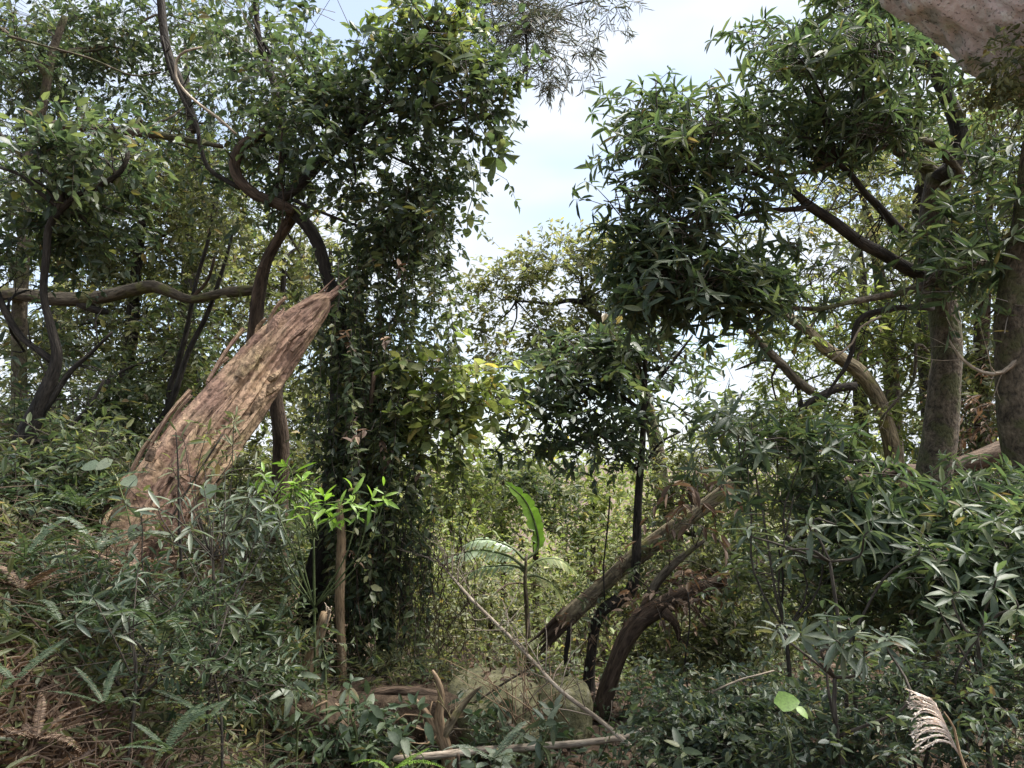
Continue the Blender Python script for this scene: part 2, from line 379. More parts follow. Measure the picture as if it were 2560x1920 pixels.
def foliage(parent, blobs, twigs, per, L, ratio, matkey, style='alt', shape='ovate', tl=2.6, droop=0.25, lobj=0, seed=1, woody=True, name='crown', tilt=0.5, keep=None, dr=1.0, twmat='twig', shell=0.35, rise=0.15, clump=1.0, cthr=-.28):
    r = np.random.default_rng(seed)
    base, outw, idx = in_blobs(blobs, twigs, r, shell, dr)
    if clump:
        ok = noise3(base*clump/np.maximum(L*6, .3), seed+17)+.5*noise3(base*clump*2.3/np.maximum(L*6, .3), seed+18) > r.normal(cthr, .15, len(base)); base, outw, idx = base[ok], outw[ok], idx[ok]
    n = len(base)
    td = unit(outw*0.7+r.normal(size=(n, 3))*0.55+np.array([0, 0, rise]))
    tlen = L*tl*r.uniform(.6, 1.35, n)
    curve = np.array([0, 0, -1.0])*(droop*tlen)[:, None]
    def along(t): return base+td*(tlen*t)[:, None]+curve*(t*t)[:, None]
    # leaves
    if style == 'whorl':
        k = np.repeat(np.arange(n), per); m = len(k)
        az = np.tile(np.arange(per)*2*math.pi/per, n)+r.uniform(0, 6.28, n)[k]+r.normal(0, .35, m)
        ax = unit(td+curve/np.maximum(tlen, 1e-6)[:, None]*1.2)[k]
        ax = unit(ax*.75+np.array([0, 0, .75])+r.normal(size=(n, 3))[k]*.28)
        u = unit(np.cross(ax, np.array([.31, .2, .93])+0*ax)); w = np.cross(ax, u)
        rad = u*np.cos(az)[:, None]+w*np.sin(az)[:, None]
        el = r.normal(0.15, .42, m)
        d = unit(rad*np.cos(el)[:, None]+ax*np.sin(el)[:, None]+np.array([0, 0, -droop*0.6]))
        t = 1-.42*r.uniform(0, 1, m)**2
        b = base[k]+td[k]*(tlen[k]*t)[:, None]+curve[k]*(t*t)[:, None]
        nn_ = ax+r.normal(size=(m, 3))*0.45*tilt
    else:
        k = np.repeat(np.arange(n), per); m = len(k)
        t = np.clip((np.tile(np.arange(per), n)+.6)/per+r.normal(0, .05, m), .05, 1.0)
        b = base[k]+td[k]*(tlen[k]*t)[:, None]+curve[k]*(t*t)[:, None]
        side = np.where(np.tile(np.arange(per), n) % 2 == 0, 1.0, -1.0)
        u = unit(np.cross(td, np.array([0, 0, 1.0])+r.normal(size=(n, 3))*.5))[k]
        d = unit(td[k]*r.uniform(.35, 1.0, m)[:, None]+u*side[:, None]+r.normal(size=(m, 3))*.4+np.array([0, 0, -1.0])*(droop*r.uniform(.3, 1.8, m))[:, None])
        nn_ = np.array([0, 0, 1.0])+r.normal(size=(m, 3))*tilt
    Ls = L*r.uniform(.45, 1.25, m); Ws = Ls*ratio*r.uniform(.75, 1.25, m)
    if lobj:
        dist = np.linalg.norm(b-CAM, axis=1)
        near = np.zeros(m, bool); near[np.argsort(dist)[:lobj]] = True
        leaf_objs(parent, b[near], d[near], nn_[near], Ls[near], Ws[near], shape, matkey)
        b, d, nn_, Ls, Ws = b[~near], d[~near], nn_[~near], Ls[~near], Ws[~near]
    if len(b):
        g = Geo(); add_leaves(g, b, d, nn_, Ls, Ws, shape)
        part(name, g, ML[matkey], parent, smooth=False, kind='stuff')
    if woody:
        g = Geo(); rr = L*0.022
        # each twig a thin three-sided stem from a fork point inside the blob
        C = np.array([P(x[0], x[1], x[2]) for x in blobs])[idx]
        sub = r.random(n) < 0.5
        org = np.where(sub[:, None], base-td*(tlen*r.uniform(.2, .8, n))[:, None], base+(C-base)*r.uniform(.3, .75, n)[:, None])
        a = np.array([0, 2.094, 4.189])
        ring = np.stack([np.cos(a), np.sin(a)*0+np.sin(a), np.zeros(3)], 1)
        pts = [org, base, along(np.full(n, .5)), along(np.ones(n))]
        rad = [rr*1.7, rr*1.4, rr, rr*.5]
        u = unit(np.cross(td, np.array([.2, .1, .97]))); w = np.cross(td, u)
        V = np.stack([q[:, None]+rd*(np.cos(a)[None, :, None]*u[:, None]+np.sin(a)[None, :, None]*w[:, None]) for q, rd in zip(pts, rad)], 1)  # n,4,3,3
        f = []
        for i in range(3):
            for j in range(3):
                f.append([i*3+j, i*3+(j+1) % 3, (i+1)*3+(j+1) % 3, (i+1)*3+j])
        f = (np.array(f)[None]+(np.arange(n)*12)[:, None, None]).reshape(-1, 4)
        g.add(V.reshape(-1, 3), f)
        part('twigs', g, MB[twmat], parent, kind='stuff')
    return base

def limbs_to(parent, blobs, anchor, mat, w0=0.03, w1=0.008, seed=1, name='branch'):
    """One wandering branch from the anchor into each blob."""
    r = np.random.default_rng(seed)
    anchors = [np.asarray(a) for a in (anchor if isinstance(anchor, list) else [anchor])]
    for i, b in enumerate(blobs):
        c = P(b[0], b[1], b[2]); a = min(anchors, key=lambda q: np.linalg.norm(q-c)); v = c-a; ln = np.linalg.norm(v)
        if ln < 0.12: continue
        pts = [a, a+v*.35+r.normal(size=3)*ln*.07+np.array([0, 0, ln*.05]), a+v*.7+r.normal(size=3)*ln*.07, c+r.normal(size=3)*.05]
        g = Geo(); tube(g, pts, [w0, w0*.75, w0*.5+w1*.5, w1], 6, .1, 9, 5, seed+i, .15, .02)
        part(name, g, mat, parent)

def strands(parent, region, d, n, ln, L, ratio, matkey, gap=0.07, seed=1, shape='ovate', name='foliage', dj=0.5, lobj=0):
    """Hanging leafy shoots: region is a list of (px, py_top, py_bottom, half width)."""
    r = np.random.default_rng(seed); gs = Geo(); B = []
    for _ in range(n):
        q = region[r.integers(len(region))]
        dd = d+r.normal()*dj
        x = q[0]+r.normal()*q[3]*.6; y = r.uniform(q[1], q[2])
        p0 = P(x, y, dd); l = ln*r.uniform(.5, 1.4)
        k = max(4, int(l/0.12)); t = np.linspace(0, 1, k)
        sw = np.cumsum(r.normal(size=(k, 3))*.025, 0); sw[:, 2] *= .3
        pts = p0+sw+np.array([0, 0, -l])*t[:, None]
        tube(gs, pts, np.full(k, .0035), 3, step=.3)
        m = int(l/gap); tt = r.uniform(0, 1, m); i = np.minimum((tt*(k-1)).astype(int), k-2); fr_ = tt*(k-1)-i
        B.append(pts[i]+(pts[i+1]-pts[i])*fr_[:, None])
    b = np.vstack(B); m = len(b)
    az = r.uniform(0, 6.28, m)
    d_ = np.stack([np.cos(az), np.sin(az), r.normal(-.45, .45, m)], 1)
    nn_ = np.array([0, -.35, 1.0])+r.normal(size=(m, 3))*.5
    Ls = L*r.uniform(.55, 1.3, m); Ws = Ls*ratio*r.uniform(.8, 1.2, m)
    if lobj:
        near = np.zeros(m, bool); near[np.argsort(np.linalg.norm(b-CAM, axis=1))[:lobj]] = True
        leaf_objs(parent, b[near], d_[near], nn_[near], Ls[near], Ws[near], shape, matkey)
        b, d_, nn_, Ls, Ws = b[~near], d_[~near], nn_[~near], Ls[~near], Ws[~near]
    g = Geo(); add_leaves(g, b, d_, nn_, Ls, Ws, shape)
    part(name, g, ML[matkey], parent, smooth=False, kind='stuff')
    part('stems', gs, MB['twig'], parent, kind='stuff')

#==STRUCTURE==
# ------------------------------------------------------------------ the setting
def make_ground():
    k = 150; t = np.linspace(-1, 1, k); ax = np.sinh(t*6.2)/np.sinh(6.2)*4000
    X, Y = np.meshgrid(ax, ax+6.0, indexing='ij'); Z = gh(X, Y)
    i, j = np.meshgrid(np.arange(k-1), np.arange(k-1), indexing='ij')
    f = np.stack([i*k+j, (i+1)*k+j, (i+1)*k+j+1, i*k+j+1], -1).reshape(-1, 4)
    g = Geo(); g.add(np.stack([X, Y, Z], -1).reshape(-1, 3), f)
    m, t_, o = mat_new('forest_soil'); nn, L = t_.nodes, t_.links
    tx = nn.new('ShaderNodeTexCoord'); n1 = nn.new('ShaderNodeTexNoise'); n1.inputs['Scale'].default_value = 3.5; n1.inputs['Detail'].default_value = 10; n1.inputs['Roughness'].default_value = .7
    L.new(tx.outputs['Object'], n1.inputs['Vector'])
    r = nn.new('ShaderNodeValToRGB'); e = r.color_ramp.elements
    e[0].position = .35; e[0].color = (.045, .030, .020, 1); e[1].position = .7; e[1].color = (.15, .095, .062, 1)
    x = e.new(.52); x.color = (.085, .055, .036, 1)
    L.new(n1.outputs['Fac'], r.inputs['Fac'])
    b = nn.new('ShaderNodeBsdfPrincipled'); b.inputs['Roughness'].default_value = .95
    L.new(r.outputs['Color'], b.inputs['Base Color'])
    bp = nn.new('ShaderNodeBump'); bp.inputs['Strength'].default_value = .7; bp.inputs['Distance'].default_value = .05
    L.new(n1.outputs['Fac'], bp.inputs['Height']); L.new(bp.outputs[0], b.inputs['Normal']); L.new(b.outputs[0], o.inputs['Surface'])
    ob = link('ground', g.mesh('ground'), m); ob['kind'] = 'structure'
make_ground()

def stuff(name, label, cat, geo, mat):
    o = link(name, geo.mesh(name, smooth=False), mat, kind='stuff'); tag(o, label, cat); return o

def scatter_ground(n, x0, x1, y0, y1, seed, power=1.0):
    r = np.random.default_rng(seed)
    x = r.uniform(x0, x1, n); y = y0+(y1-y0)*r.uniform(0, 1, n)**power
    return r, x, y, gh(x, y)

# dead leaves and fern litter on the floor
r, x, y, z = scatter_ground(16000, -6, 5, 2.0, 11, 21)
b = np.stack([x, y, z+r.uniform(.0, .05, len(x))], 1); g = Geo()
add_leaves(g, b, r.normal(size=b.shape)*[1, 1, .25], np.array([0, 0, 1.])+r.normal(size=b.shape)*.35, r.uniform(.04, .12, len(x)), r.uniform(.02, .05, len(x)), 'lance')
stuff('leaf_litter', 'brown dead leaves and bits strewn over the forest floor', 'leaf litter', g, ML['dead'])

# knee-high green cover over the whole floor and down the slope behind
def cover(name, label, n, x0, x1, y0, y1, h, L, ratio, matkey, seed, per=9, power=1.0, mask=None, shape='ovate', shoot=None):
    r, x, y, z = scatter_ground(n, x0, x1, y0, y1, seed, power)
    if mask is not None:
        k = mask(x, y, r); x, y, z = x[k], y[k], z[k]
    n = len(x); H = h*r.uniform(.4, 1.3, n)*(1+.5*noise3(np.stack([x*.8, y*.8, x*0], 1), seed))
    lean = r.normal(size=(n, 2))*.35
    kk = np.repeat(np.arange(n), per); t = np.tile((np.arange(per)+1.0)/per, n)
    b = np.stack([x[kk]+lean[kk, 0]*H[kk]*t, y[kk]+lean[kk, 1]*H[kk]*t, z[kk]+H[kk]*t], 1); m = len(b)
    az = r.uniform(0, 6.28, m)
    d = np.stack([np.cos(az), np.sin(az), r.normal(.05, .4, m)], 1)
    g = Geo(); Ls = L*r.uniform(.6, 1.3, m)
    add_leaves(g, b, d, np.array([0, 0, 1.])+r.normal(size=b.shape)*.45, Ls, Ls*ratio*r.uniform(.8, 1.2, m), shape)
    o = stuff(name, label, 'undergrowth', g, ML[matkey])
    gs = Geo(); a = np.array([0, 2.094, 4.189]); ring = np.stack([np.cos(a), np.sin(a), a*0], 1)*.003
    p0 = np.stack([x, y, z-.02], 1); p1 = np.stack([x+lean[:, 0]*H, y+lean[:, 1]*H, z+H], 1)
    V = np.stack([p0[:, None]+ring*1.5, p1[:, None]+ring*.6], 1).reshape(-1, 3)
    f = np.array([[0, 1, 4, 3], [1, 2, 5, 4], [2, 0, 3, 5]])
    gs.add(V, (f[None]+(np.arange(n)*6)[:, None, None]).reshape(-1, 4))
    c = link('stems', gs.mesh('stems'), MB['twig'], o, kind='stuff')
    return o
not_bank = lambda x, y, r: (r.random(len(x)) < np.where(x < -1.2, .35, 1.0)) & (np.hypot(x*0.9, y-5.6) > 0.0)
cover('low_undergrowth', 'small dark green plants carpeting the near forest floor', 2600, -5.5, 5.5, 2.6, 8.5, .30, .075, .42, 'canopy', 31, 8, mask=lambda x, y, r: (r.random(len(x)) < np.where(x < -1.1, .30, np.where((x > -1.6) & (x < 1.1) & (y < 6.6), .12, 1.0))))
cover('slope_undergrowth', 'tall pale green undergrowth covering the slope behind the fallen logs', 3800, -9, 10, 8.2, 20, 1.1, .095, .42, 'light', 33, 12, 0.85)
cover('slope_shrubbery', 'sunlit yellow green saplings filling the far slope', 1500, -9, 10, 9.5, 24, 2.3, .12, .40, 'light', 35, 18, 0.9)

# wooded slope far behind everything
r = np.random.default_rng(41); n = 420; bl = []
X = r.uniform(-34, 34, n); Y = r.uniform(24, 46, n); Z = gh(X, Y)
Bs = []; 
for i in range(n):
    h = r.uniform(5.0, 8.0); w = r.uniform(1.6, 2.8); k = 115
    v = unit(r.normal(size=(k, 3)))*(r.uniform(.5, 1, k)**.4)[:, None]
    Bs.append(np.array([X[i], Y[i], Z[i]+h*.55])+v*[w, w, h*.5])
b = np.vstack(Bs); g = Geo(); Ls = r.uniform(.16, .34, len(b))
add_leaves(g, b, r.normal(size=b.shape), np.array([0, 0, 1.])+r.normal(size=b.shape)*.5, Ls, Ls*.5, 'ovate')
stuff('distant_wood', 'far wooded slope seen as one green mass through the gaps', 'wood', g, ML['light'])

# ------------------------------------------------------------------ the leaning broken snag
def make_snag():
    D = 6.2
    ctr = [(290, 1530, 205, 4.75), (335, 1410, 205, 4.85), (408, 1265, 200, 5.0), (494, 1129, 186, 5.2), (590, 1005, 160, 5.4), (680, 888, 130, 5.6), (745, 815, 98, 5.75), (800, 760, 60, 5.85), (828, 735, 14, 5.9)]
    p, r_ = path(ctr)
    p = np.vstack([p[0]+[-.25, -.1, -1.0], p]); r_ = np.concatenate([[r_[0]*1.1], r_])
    t = thing('leaning_snag', 'thick broken brown trunk leaning to the right with torn fibrous bark', 'trunk', [p[0][0], p[0][1], gh(p[0][0], p[0][1])])
    g = Geo(); tube(g, p, r_, 170, .08, 8, 16, 11, .014, 0, .34); part('trunk', g, MB['snag'], t)
    # loose bark strips peeling along it, and jagged splinters at the broken top
    rr = np.random.default_rng(5)
    pc, rc = smooth_path(p, r_, .05); n = len(pc); tg = unit(np.gradient(pc, axis=0))
    for i in range(34):
        k = int(n*rr.uniform(.22, .95)); ln = rr.uniform(.12, .5)
        a = rr.uniform(-2.4, .6); u = unit(np.cross(tg[k], [0, 1, .2])); w = np.cross(tg[k], u)
        nd = u*math.cos(a)+w*math.sin(a)
        if nd @ FW > 0.25: nd = -nd
        s = unit(np.cross(nd, tg[k])); b0 = pc[k]+nd*rc[k]*.97; wd = rr.uniform(.012, .05); q = np.linspace(0, 1, 5)
        ctrl = b0+tg[k]*(q*ln)[:, None]+nd*(.03*np.sin(q*3)+rr.uniform(-.01, .06)*q**2+.012)[:, None]+s*(rr.normal()*.04*q)[:, None]-nd*(rc[k]*.35*q*ln)[:, None]*0.6
        prof = wd*np.array([.8, 1.1, .9, .6, .15])
        V = []
        for c_, h_ in zip(ctrl, prof): V += [c_-s*h_, c_+nd*.018, c_+s*h_, c_-nd*.012]
        f = [[4*m+e, 4*m+(e+1) % 4, 4*m+4+(e+1) % 4, 4*m+4+e] for m in range(4) for e in range(4)]
        uvv = np.array([[(e*.05), m*.12+i*.37] for m in range(5) for e in range(4)])
        g = Geo(); g.add(np.array(V), [np.array(f), np.array([[0, 3, 2, 1]]), np.array([[16, 17, 18, 19]])], uvv)
        part('bark_strip', g, MB['snag'], t, smooth=False)
    for i in range(9):
        k = n-1-rr.integers(1, 9); o_ = unit(rr.normal(size=3))*rc[k]*.7
        g = Geo(); b0 = pc[k]+o_
        tube(g, [b0-tg[k]*.1, b0+tg[k]*.08+o_*.1, b0+tg[k]*rr.uniform(.16, .3)+rr.normal(size=3)*.015], [.022, .015, .002], 5, .25, 30, 5, i, .04)
        part('splinter', g, MB['snag'], t)
make_snag()

# ------------------------------------------------------------------ left side trees
def at_ground(px, py, d):
    q = P(px, py, d); return [q[0], q[1], float(gh(q[0], q[1]))]

def to_ground(pix, d):
    """Prepends a root point below the first pixel point so that the trunk stands in the soil."""
    q0 = P(pix[0][0], pix[0][1], pix[0][3] if len(pix[0]) > 3 else d); return q0

def trunk(pix, d, mat, parent, seg=12, root=True, name='trunk', **kw):
    g = Geo(); p, r_ = path(pix, d)
    if root:
        q = p[0]; z = float(gh(q[0], q[1]))-.15
        if q[2] > z+.1:
            p = np.vstack([[q[0]+(q[0]-p[1][0])*.15, q[1], z], p]); r_ = np.concatenate([[r_[0]*1.25], r_])
    kw.setdefault('rough', .10); kw.setdefault('ridges', 0.06); kw.setdefault('freq', 9)
    tube(g, p, r_, seg, kw['rough'], kw['freq'], 5, kw.get('seed', 0), .07, kw.get('wob', .012), kw['ridges'])
    return part(name, g, mat, parent, label=kw.get('label'))

# vine-hung tree in the middle left
T = thing('vine_hung_tree', 'dark tree with a hooked curling limb and dense crown hung with climbers', 'tree', at_ground(775, 1640, 6.9))
trunk([(760, 1690, 94.5), (785, 1500, 73.8), (815, 1330, 57.6), (842, 1120, 46.8), (846, 950, 41.4), (848, 830, 37.8), (835, 740, 36), (818, 690, 32.4), (800, 620, 32.4), (770, 565, 34.2), (735, 530, 32.4)], 6.9, MB['dark'], T, 16, ridges=.15, seed=3)
limb('branch', [(735, 530, 29.5), (690, 508, 27.9), (640, 490, 27.9), (600, 455, 27.9), (585, 415, 27.9), (600, 370, 27.9), (630, 345, 24.6), (665, 325, 18)], 6.85, MB['brown'], T, 12, seed=4, label='thick limb curling back on itself like a hook')
limb('branch', [(735, 535, 27.9), (700, 590, 24.6), (665, 650, 26.2), (648, 730, 32.8), (640, 820, 36.1), (630, 905, 37.7), (610, 1100, 41)], 7.1, MB['brown'], T, 12, seed=5)
limb('branch', [(600, 470, 14.4), (555, 445, 12.8), (515, 415, 12), (495, 350, 11.2), (490, 310, 9.6), (455, 250, 9.6), (420, 170, 9.6), (400, 90, 8.8)], 6.9, MB['dark'], T, seed=6)
limb('branch', [(690, 505, 28), (740, 470, 24), (790, 420, 22), (850, 350, 20), (900, 260, 16), (940, 160, 10)], 6.9, MB['dark'], T, seed=7)
limb('branch', [(680, 500, 20), (700, 440, 18), (705, 340, 22), (690, 220, 18), (650, 100, 16), (640, -20, 12)], 7.2, MB['dark'], T, seed=8)
limb('branch', [(850, 350, 14), (950, 280, 10), (1050, 250, 8), (1160, 262, 5)], 6.8, MB['dark'], T, seed=9)
limb('branch', [(490, 330, 21, 7.6), (455, 220, 21, 7.6), (415, 110, 19.6, 7.6), (400, -40, 18.2, 7.6)], 7.6, MB['dark'], T, seed=10)
vt = [(840, 220, 6.9, 110, 60), (1060, 120, 6.7, 130, 80), (1160, 190, 6.6, 110, 90), (1020, 300, 6.8, 190, 120), (820, 300, 7.0, 200, 150), (700, 200, 7.2, 160, 180, .9), (1190, 270, 6.6, 70, 60), (900, 460, 6.9, 190, 130, 1.2), (1050, 430, 6.8, 110, 110), (760, 420, 7.2, 140, 120), (620, 60, 7.4, 110, 80), (960, 560, 6.8, 150, 110, 1.2)]
foliage(T, vt, 2000, 9, .095, .46, 'dark', 'alt', 'ovate', 2.6, .3, lobj=220, seed=51)
foliage(T, [(1100, 110, 6.5, 110, 80), (1190, 200, 6.4, 80, 80), (1160, 280, 6.4, 70, 50), (1040, 80, 6.6, 60, 40)], 75, 7, .17, .42, 'canopy', 'whorl', 'oblan', 1.6, .3, lobj=80, seed=52, name='large_leaf_sprays')
foliage(T, [(1010, 90, 6.6, 60, 30), (1110, 60, 6.6, 50, 30)], 34, 7, .12, .5, 'light', seed=53, name='sunlit_sprays')
limbs_to(T, vt, [P(850, 350, 6.9), P(700, 340, 7.2), P(735, 500, 6.9)], MB['dark'], .022, .007, 54)

# climbers hanging from it as a leafy curtain
T = thing('hanging_climber_curtain', 'curtain of small-leaved climbers hanging from the hooked-limb tree to the floor', 'climber', at_ground(960, 1500, 6.5))
strands(T, [(1010, 430, 640, 110), (990, 600, 900, 120), (1000, 850, 1080, 120), (960, 1050, 1300, 110), (930, 1250, 1480, 100), (870, 750, 1000, 60), (900, 1100, 1350, 80)], 6.6, 210, 1.0, .085, .46, 'canopy', .026, 61, lobj=120, dj=.35)
strands(T, [(960, 500, 1400, 130), (860, 600, 900, 60)], 6.9, 130, 1.1, .075, .46, 'canopy', .03, 62, name='inner_foliage', dj=.35)
foliage(T, [(1010, 520, 6.7, 130, 100), (990, 720, 6.7, 130, 110), (1000, 900, 6.6, 130, 90), (950, 1060, 6.6, 110, 100), (980, 1230, 6.6, 100, 110), (900, 1150, 6.7, 80, 140), (930, 1400, 6.6, 90, 100), (870, 850, 6.8, 70, 150, .7)], 750, 8, .085, .44, 'canopy', 'alt', 'ovate', 2.4, .6, seed=66, name='leaf_clumps', cthr=-.1)
foliage(T, [(960, 1000, 6.45, 120, 300, 1), (930, 1400, 6.4, 90, 120)], 60, 7, .08, .4, 'dead', seed=67, name='dead_leaves', droop=.8)
T = thing('broad_leaf_climber', 'climber with broader sunlit green leaves jutting towards the sky gap', 'climber', at_ground(1080, 1500, 6.3))
cb = [(1150, 960, 6.4, 100, 70), (1210, 1000, 6.4, 70, 50), (1090, 1030, 6.4, 100, 70), (1080, 920, 6.4, 80, 60), (1050, 1120, 6.4, 80, 70)]
foliage(T, cb, 170, 7, .125, .55, 'light', 'alt', 'ovate', 2.0, .35, lobj=160, seed=63)
limbs_to(T, cb, [P(980, 1000, 6.6)], MB['twig'], .01, .004, 64, 'stem')
limb('stem', [(990, 1480, 8), (985, 1300, 8), (975, 1150, 8), (980, 1000, 7)], 6.6, MB['twig'], T, 6)

T = thing('liana', 'pale thin liana looping in an open hook near the upper left crown', 'liana', at_ground(560, 1300, 6.6))
limb('stem', [(505, 118, 6), (465, 128, 7), (442, 150, 8), (440, 190, 8), (460, 225, 8), (500, 262, 8), (545, 295, 7), (590, 335, 6)], 6.5, MB['pale'], T, 6, wob=.005)
T = thing('liana', 'thin dangling tendril with a few round leaves beside the open sky', 'liana', P(1165, 400, 6.5))
limb('stem', [(1160, 395, 3), (1180, 440, 3), (1185, 480, 3), (1170, 530, 3), (1168, 570, 3)], 6.5, MB['green'], T, 5, wob=.004)
q = np.array([P(1190, 472, 6.5), P(1188, 512, 6.5), P(1172, 535, 6.5), P(1165, 515, 6.5), P(1172, 570, 6.5), P(1183, 440, 6.5), P(1160, 400, 6.5)])
leaf_objs(T, q, np.array([[1, 0, .1], [.8, 0, -.5], [.2, 0, -1], [-.6, 0, -.8], [-.3, 0, -1], [.4, 0, .9], [-.4, 0, 1]]), np.array([[.1, -1, .3]]*7), np.array([.1, .1, .13, .08, .09, .06, .06]), np.array([.085, .075, .07, .05, .07, .025, .025]), 'ovate', 'light')

# dark branchy tree at the left edge
T = thing('branching_tree', 'dark sinuous forked tree at the left edge', 'tree', at_ground(10, 1300, 5.6))
trunk([(-10, 1330, 85), (25, 1200, 68), (70, 1080, 50), (105, 1000, 40), (140, 900, 28), (128, 820, 23), (112, 740, 20), (118, 640, 20), (122, 570, 20), (150, 525, 19)], 5.6, MB['dark'], T, 12, seed=13)
limb('branch', [(150, 525, 17.6), (190, 490, 14.4), (240, 468, 12.8), (290, 440, 12), (315, 410, 11.2), (322, 370, 9.6), (300, 330, 7.2), (270, 290, 5.6)], 5.6, MB['dark'], T, seed=14)
limb('branch', [(150, 525, 18), (155, 470, 14), (120, 430, 12), (60, 390, 10), (20, 350, 9), (-10, 320, 8)], 5.6, MB['dark'], T, seed=15)
limb('branch', [(150, 520, 14), (100, 480, 11), (60, 440, 9), (0, 420, 8)], 5.6, MB['dark'], T, seed=16)
limb('branch', [(135, 905, 22), (100, 880, 18), (60, 850, 17), (25, 800, 17), (0, 750, 16), (-20, 700, 15)], 5.6, MB['dark'], T, seed=17)
limb('branch', [(80, 1070, 24), (130, 1000, 18), (175, 930, 14), (230, 880, 10), (280, 830, 6)], 5.6, MB['dark'], T, seed=18)
limb('branch', [(60, 1110, 18), (140, 1090, 12), (220, 1020, 9), (260, 950, 6)], 5.6, MB['dark'], T, seed=19)
lb = [(70, 400, 5.5, 130, 110), (250, 380, 5.5, 110, 90), (80, 560, 6.0, 110, 90), (230, 560, 6.0, 130, 90), (60, 700, 6.0, 90, 90), (60, 900, 6.0, 90, 110), (280, 480, 6.0, 110, 80)]
foliage(T, lb, 750, 8, .095, .48, 'dark', 'alt', 'ovate', 2.6, .3, lobj=120, seed=71)
limbs_to(T, lb, [P(150, 525, 5.6), P(290, 440, 5.6), P(116, 740, 5.6), P(25, 800, 5.6)], MB['dark'], .014, .005, 72)

T = thing('grey_tree', 'upright grey slim trunk behind the dark sinuous tree', 'tree', at_ground(55, 1200, 7.5))
trunk([(55, 1200, 40.8), (50, 1000, 37.4), (48, 800, 35.7), (60, 600, 32.3), (75, 400, 27.2), (110, 250, 22.1), (130, 130, 20.4), (160, 40, 15.3)], 7.5, MB['grey'], T, 12, seed=23)
limb('branch', [(120, 190, 22), (90, 150, 16), (40, 100, 12), (-20, 60, 10)], 7.5, MB['grey'], T, seed=24)
limb('branch', [(70, 330, 22), (140, 310, 24), (250, 318, 24), (330, 330, 22), (420, 340, 18), (560, 365, 10)], 7.3, MB['grey'], T, seed=25)
gb = [(130, 60, 8, 230, 90), (60, 180, 7.6, 110, 90), (320, 110, 8.2, 150, 110), (480, 60, 8.4, 130, 80), (90, 270, 7.8, 100, 60, .6), (400, 330, 8, 150, 90), (330, 200, 8.2, 130, 70), (520, 200, 8.4, 110, 100), (560, 400, 8, 100, 80)]
foliage(T, gb, 1450, 8, .085, .42, 'dark', 'alt', 'lance', 2.8, .25, seed=73)
limbs_to(T, gb, [P(110, 250, 7.5), P(130, 130, 7.5), P(330, 330, 7.3)], MB['grey'], .018, .006, 74)

T = thing('fallen_bough', 'pale-topped horizontal bough crossing the left side above the leaning trunk', 'bough', at_ground(-60, 1100, 7.4))
limb('bough', [(-60, 730, 31.2), (60, 738, 34.3), (150, 748, 34.3), (250, 742, 34.3), (330, 726, 31.2), (385, 718, 29.6), (430, 735, 26.5), (475, 750, 20.3), (540, 735, 25), (600, 728, 26.5), (650, 726, 23.4)], 7.4, MB['mossy'], T, 12, seed=31)
limb('branch', [(200, 755, 26), (240, 775, 20), (270, 780, 12)], 7.4, MB['dark'], T, seed=32)
limb('branch', [(480, 745, 10), (520, 700, 8), (540, 640, 6)], 7.4, MB['brown'], T, seed=33)

for lab, pix, d, mt in [('thin dark pole-like sapling, left of the pair rising beside the broken trunk', [(420, 1000, 14), (440, 920, 14), (465, 820, 13), (490, 700, 11), (520, 600, 9), (535, 500, 6)], 7.8, 'dark'),
                        ('thin dark pole-like sapling, right of the pair rising beside the broken trunk', [(385, 1090, 16), (430, 1000, 15), (470, 880, 14), (520, 780, 13), (560, 660, 10), (585, 560, 7)], 7.6, 'dark'),
                        ('slender trunk standing behind the top of the broken trunk', [(700, 1200, 44), (700, 1080, 42), (690, 980, 36), (710, 900, 30), (735, 800, 26)], 7.8, 'brown')]:
    T = thing('sapling', lab, 'sapling', at_ground(pix[0][0], pix[0][1], d))
    trunk(pix, d, MB[mt], T, 9, name='stem')
    tx_, ty_ = pix[-1][0], pix[-1][1]
    foliage(T, [(tx_, ty_, d, 90, 80)], 60, 8, .09, .4, 'olive', 'alt', 'lance', 2.6, .25, seed=int(tx_))

def bgtree(label, blobs, twigs, L, ratio, matkey, seed, stem, d, mat='brown', per=9, style='alt', shape='ovate', lobj=0, droop=.25, name='background_tree', cat='tree', group=None, dr=1.0, w=.02, tl=2.6):
    T = thing(name, label, cat, at_ground(stem[0][0], stem[0][1], d), group)
    trunk(stem, d, MB[mat], T, 9, seed=seed)
    foliage(T, blobs, twigs, per, L, ratio, matkey, style, shape, tl, droop, lobj=lobj, seed=seed, dr=dr)
    an = [P(q[0], q[1], q[3] if len(q) > 3 else d) for q in stem[1:]]
    limbs_to(T, blobs, an, MB[mat], w, .006, seed+1)
    return T

bgtree('olive background tree behind the horizontal bough', [(330, 620, 9, 170, 110), (480, 560, 9, 130, 110), (200, 660, 9, 140, 90), (430, 440, 9, 150, 90), (330, 830, 9, 170, 110), (560, 760, 9, 110, 120), (170, 830, 9, 120, 110), (480, 930, 9, 130, 90), (280, 480, 9.2, 150, 100)], 1700, .10, .42, 'olive', 81, [(300, 1250, 40), (310, 1000, 36), (330, 800, 30), (350, 600, 24), (370, 450, 14)], 9.0, 'dark')
bgtree('dark leafy understory tree low between the left edge and the broken trunk', [(130, 1030, 7.6, 120, 110), (280, 1010, 7.8, 140, 110), (200, 1130, 7.4, 150, 90), (380, 1090, 7.8, 110, 80), (60, 1150, 7.2, 110, 90), (430, 850, 8.2, 120, 90, .8)], 1100, .095, .40, 'canopy', 83, [(240, 1330, 26), (245, 1180, 22), (250, 1050, 18), (270, 950, 12)], 7.6, 'dark', shape='lance')
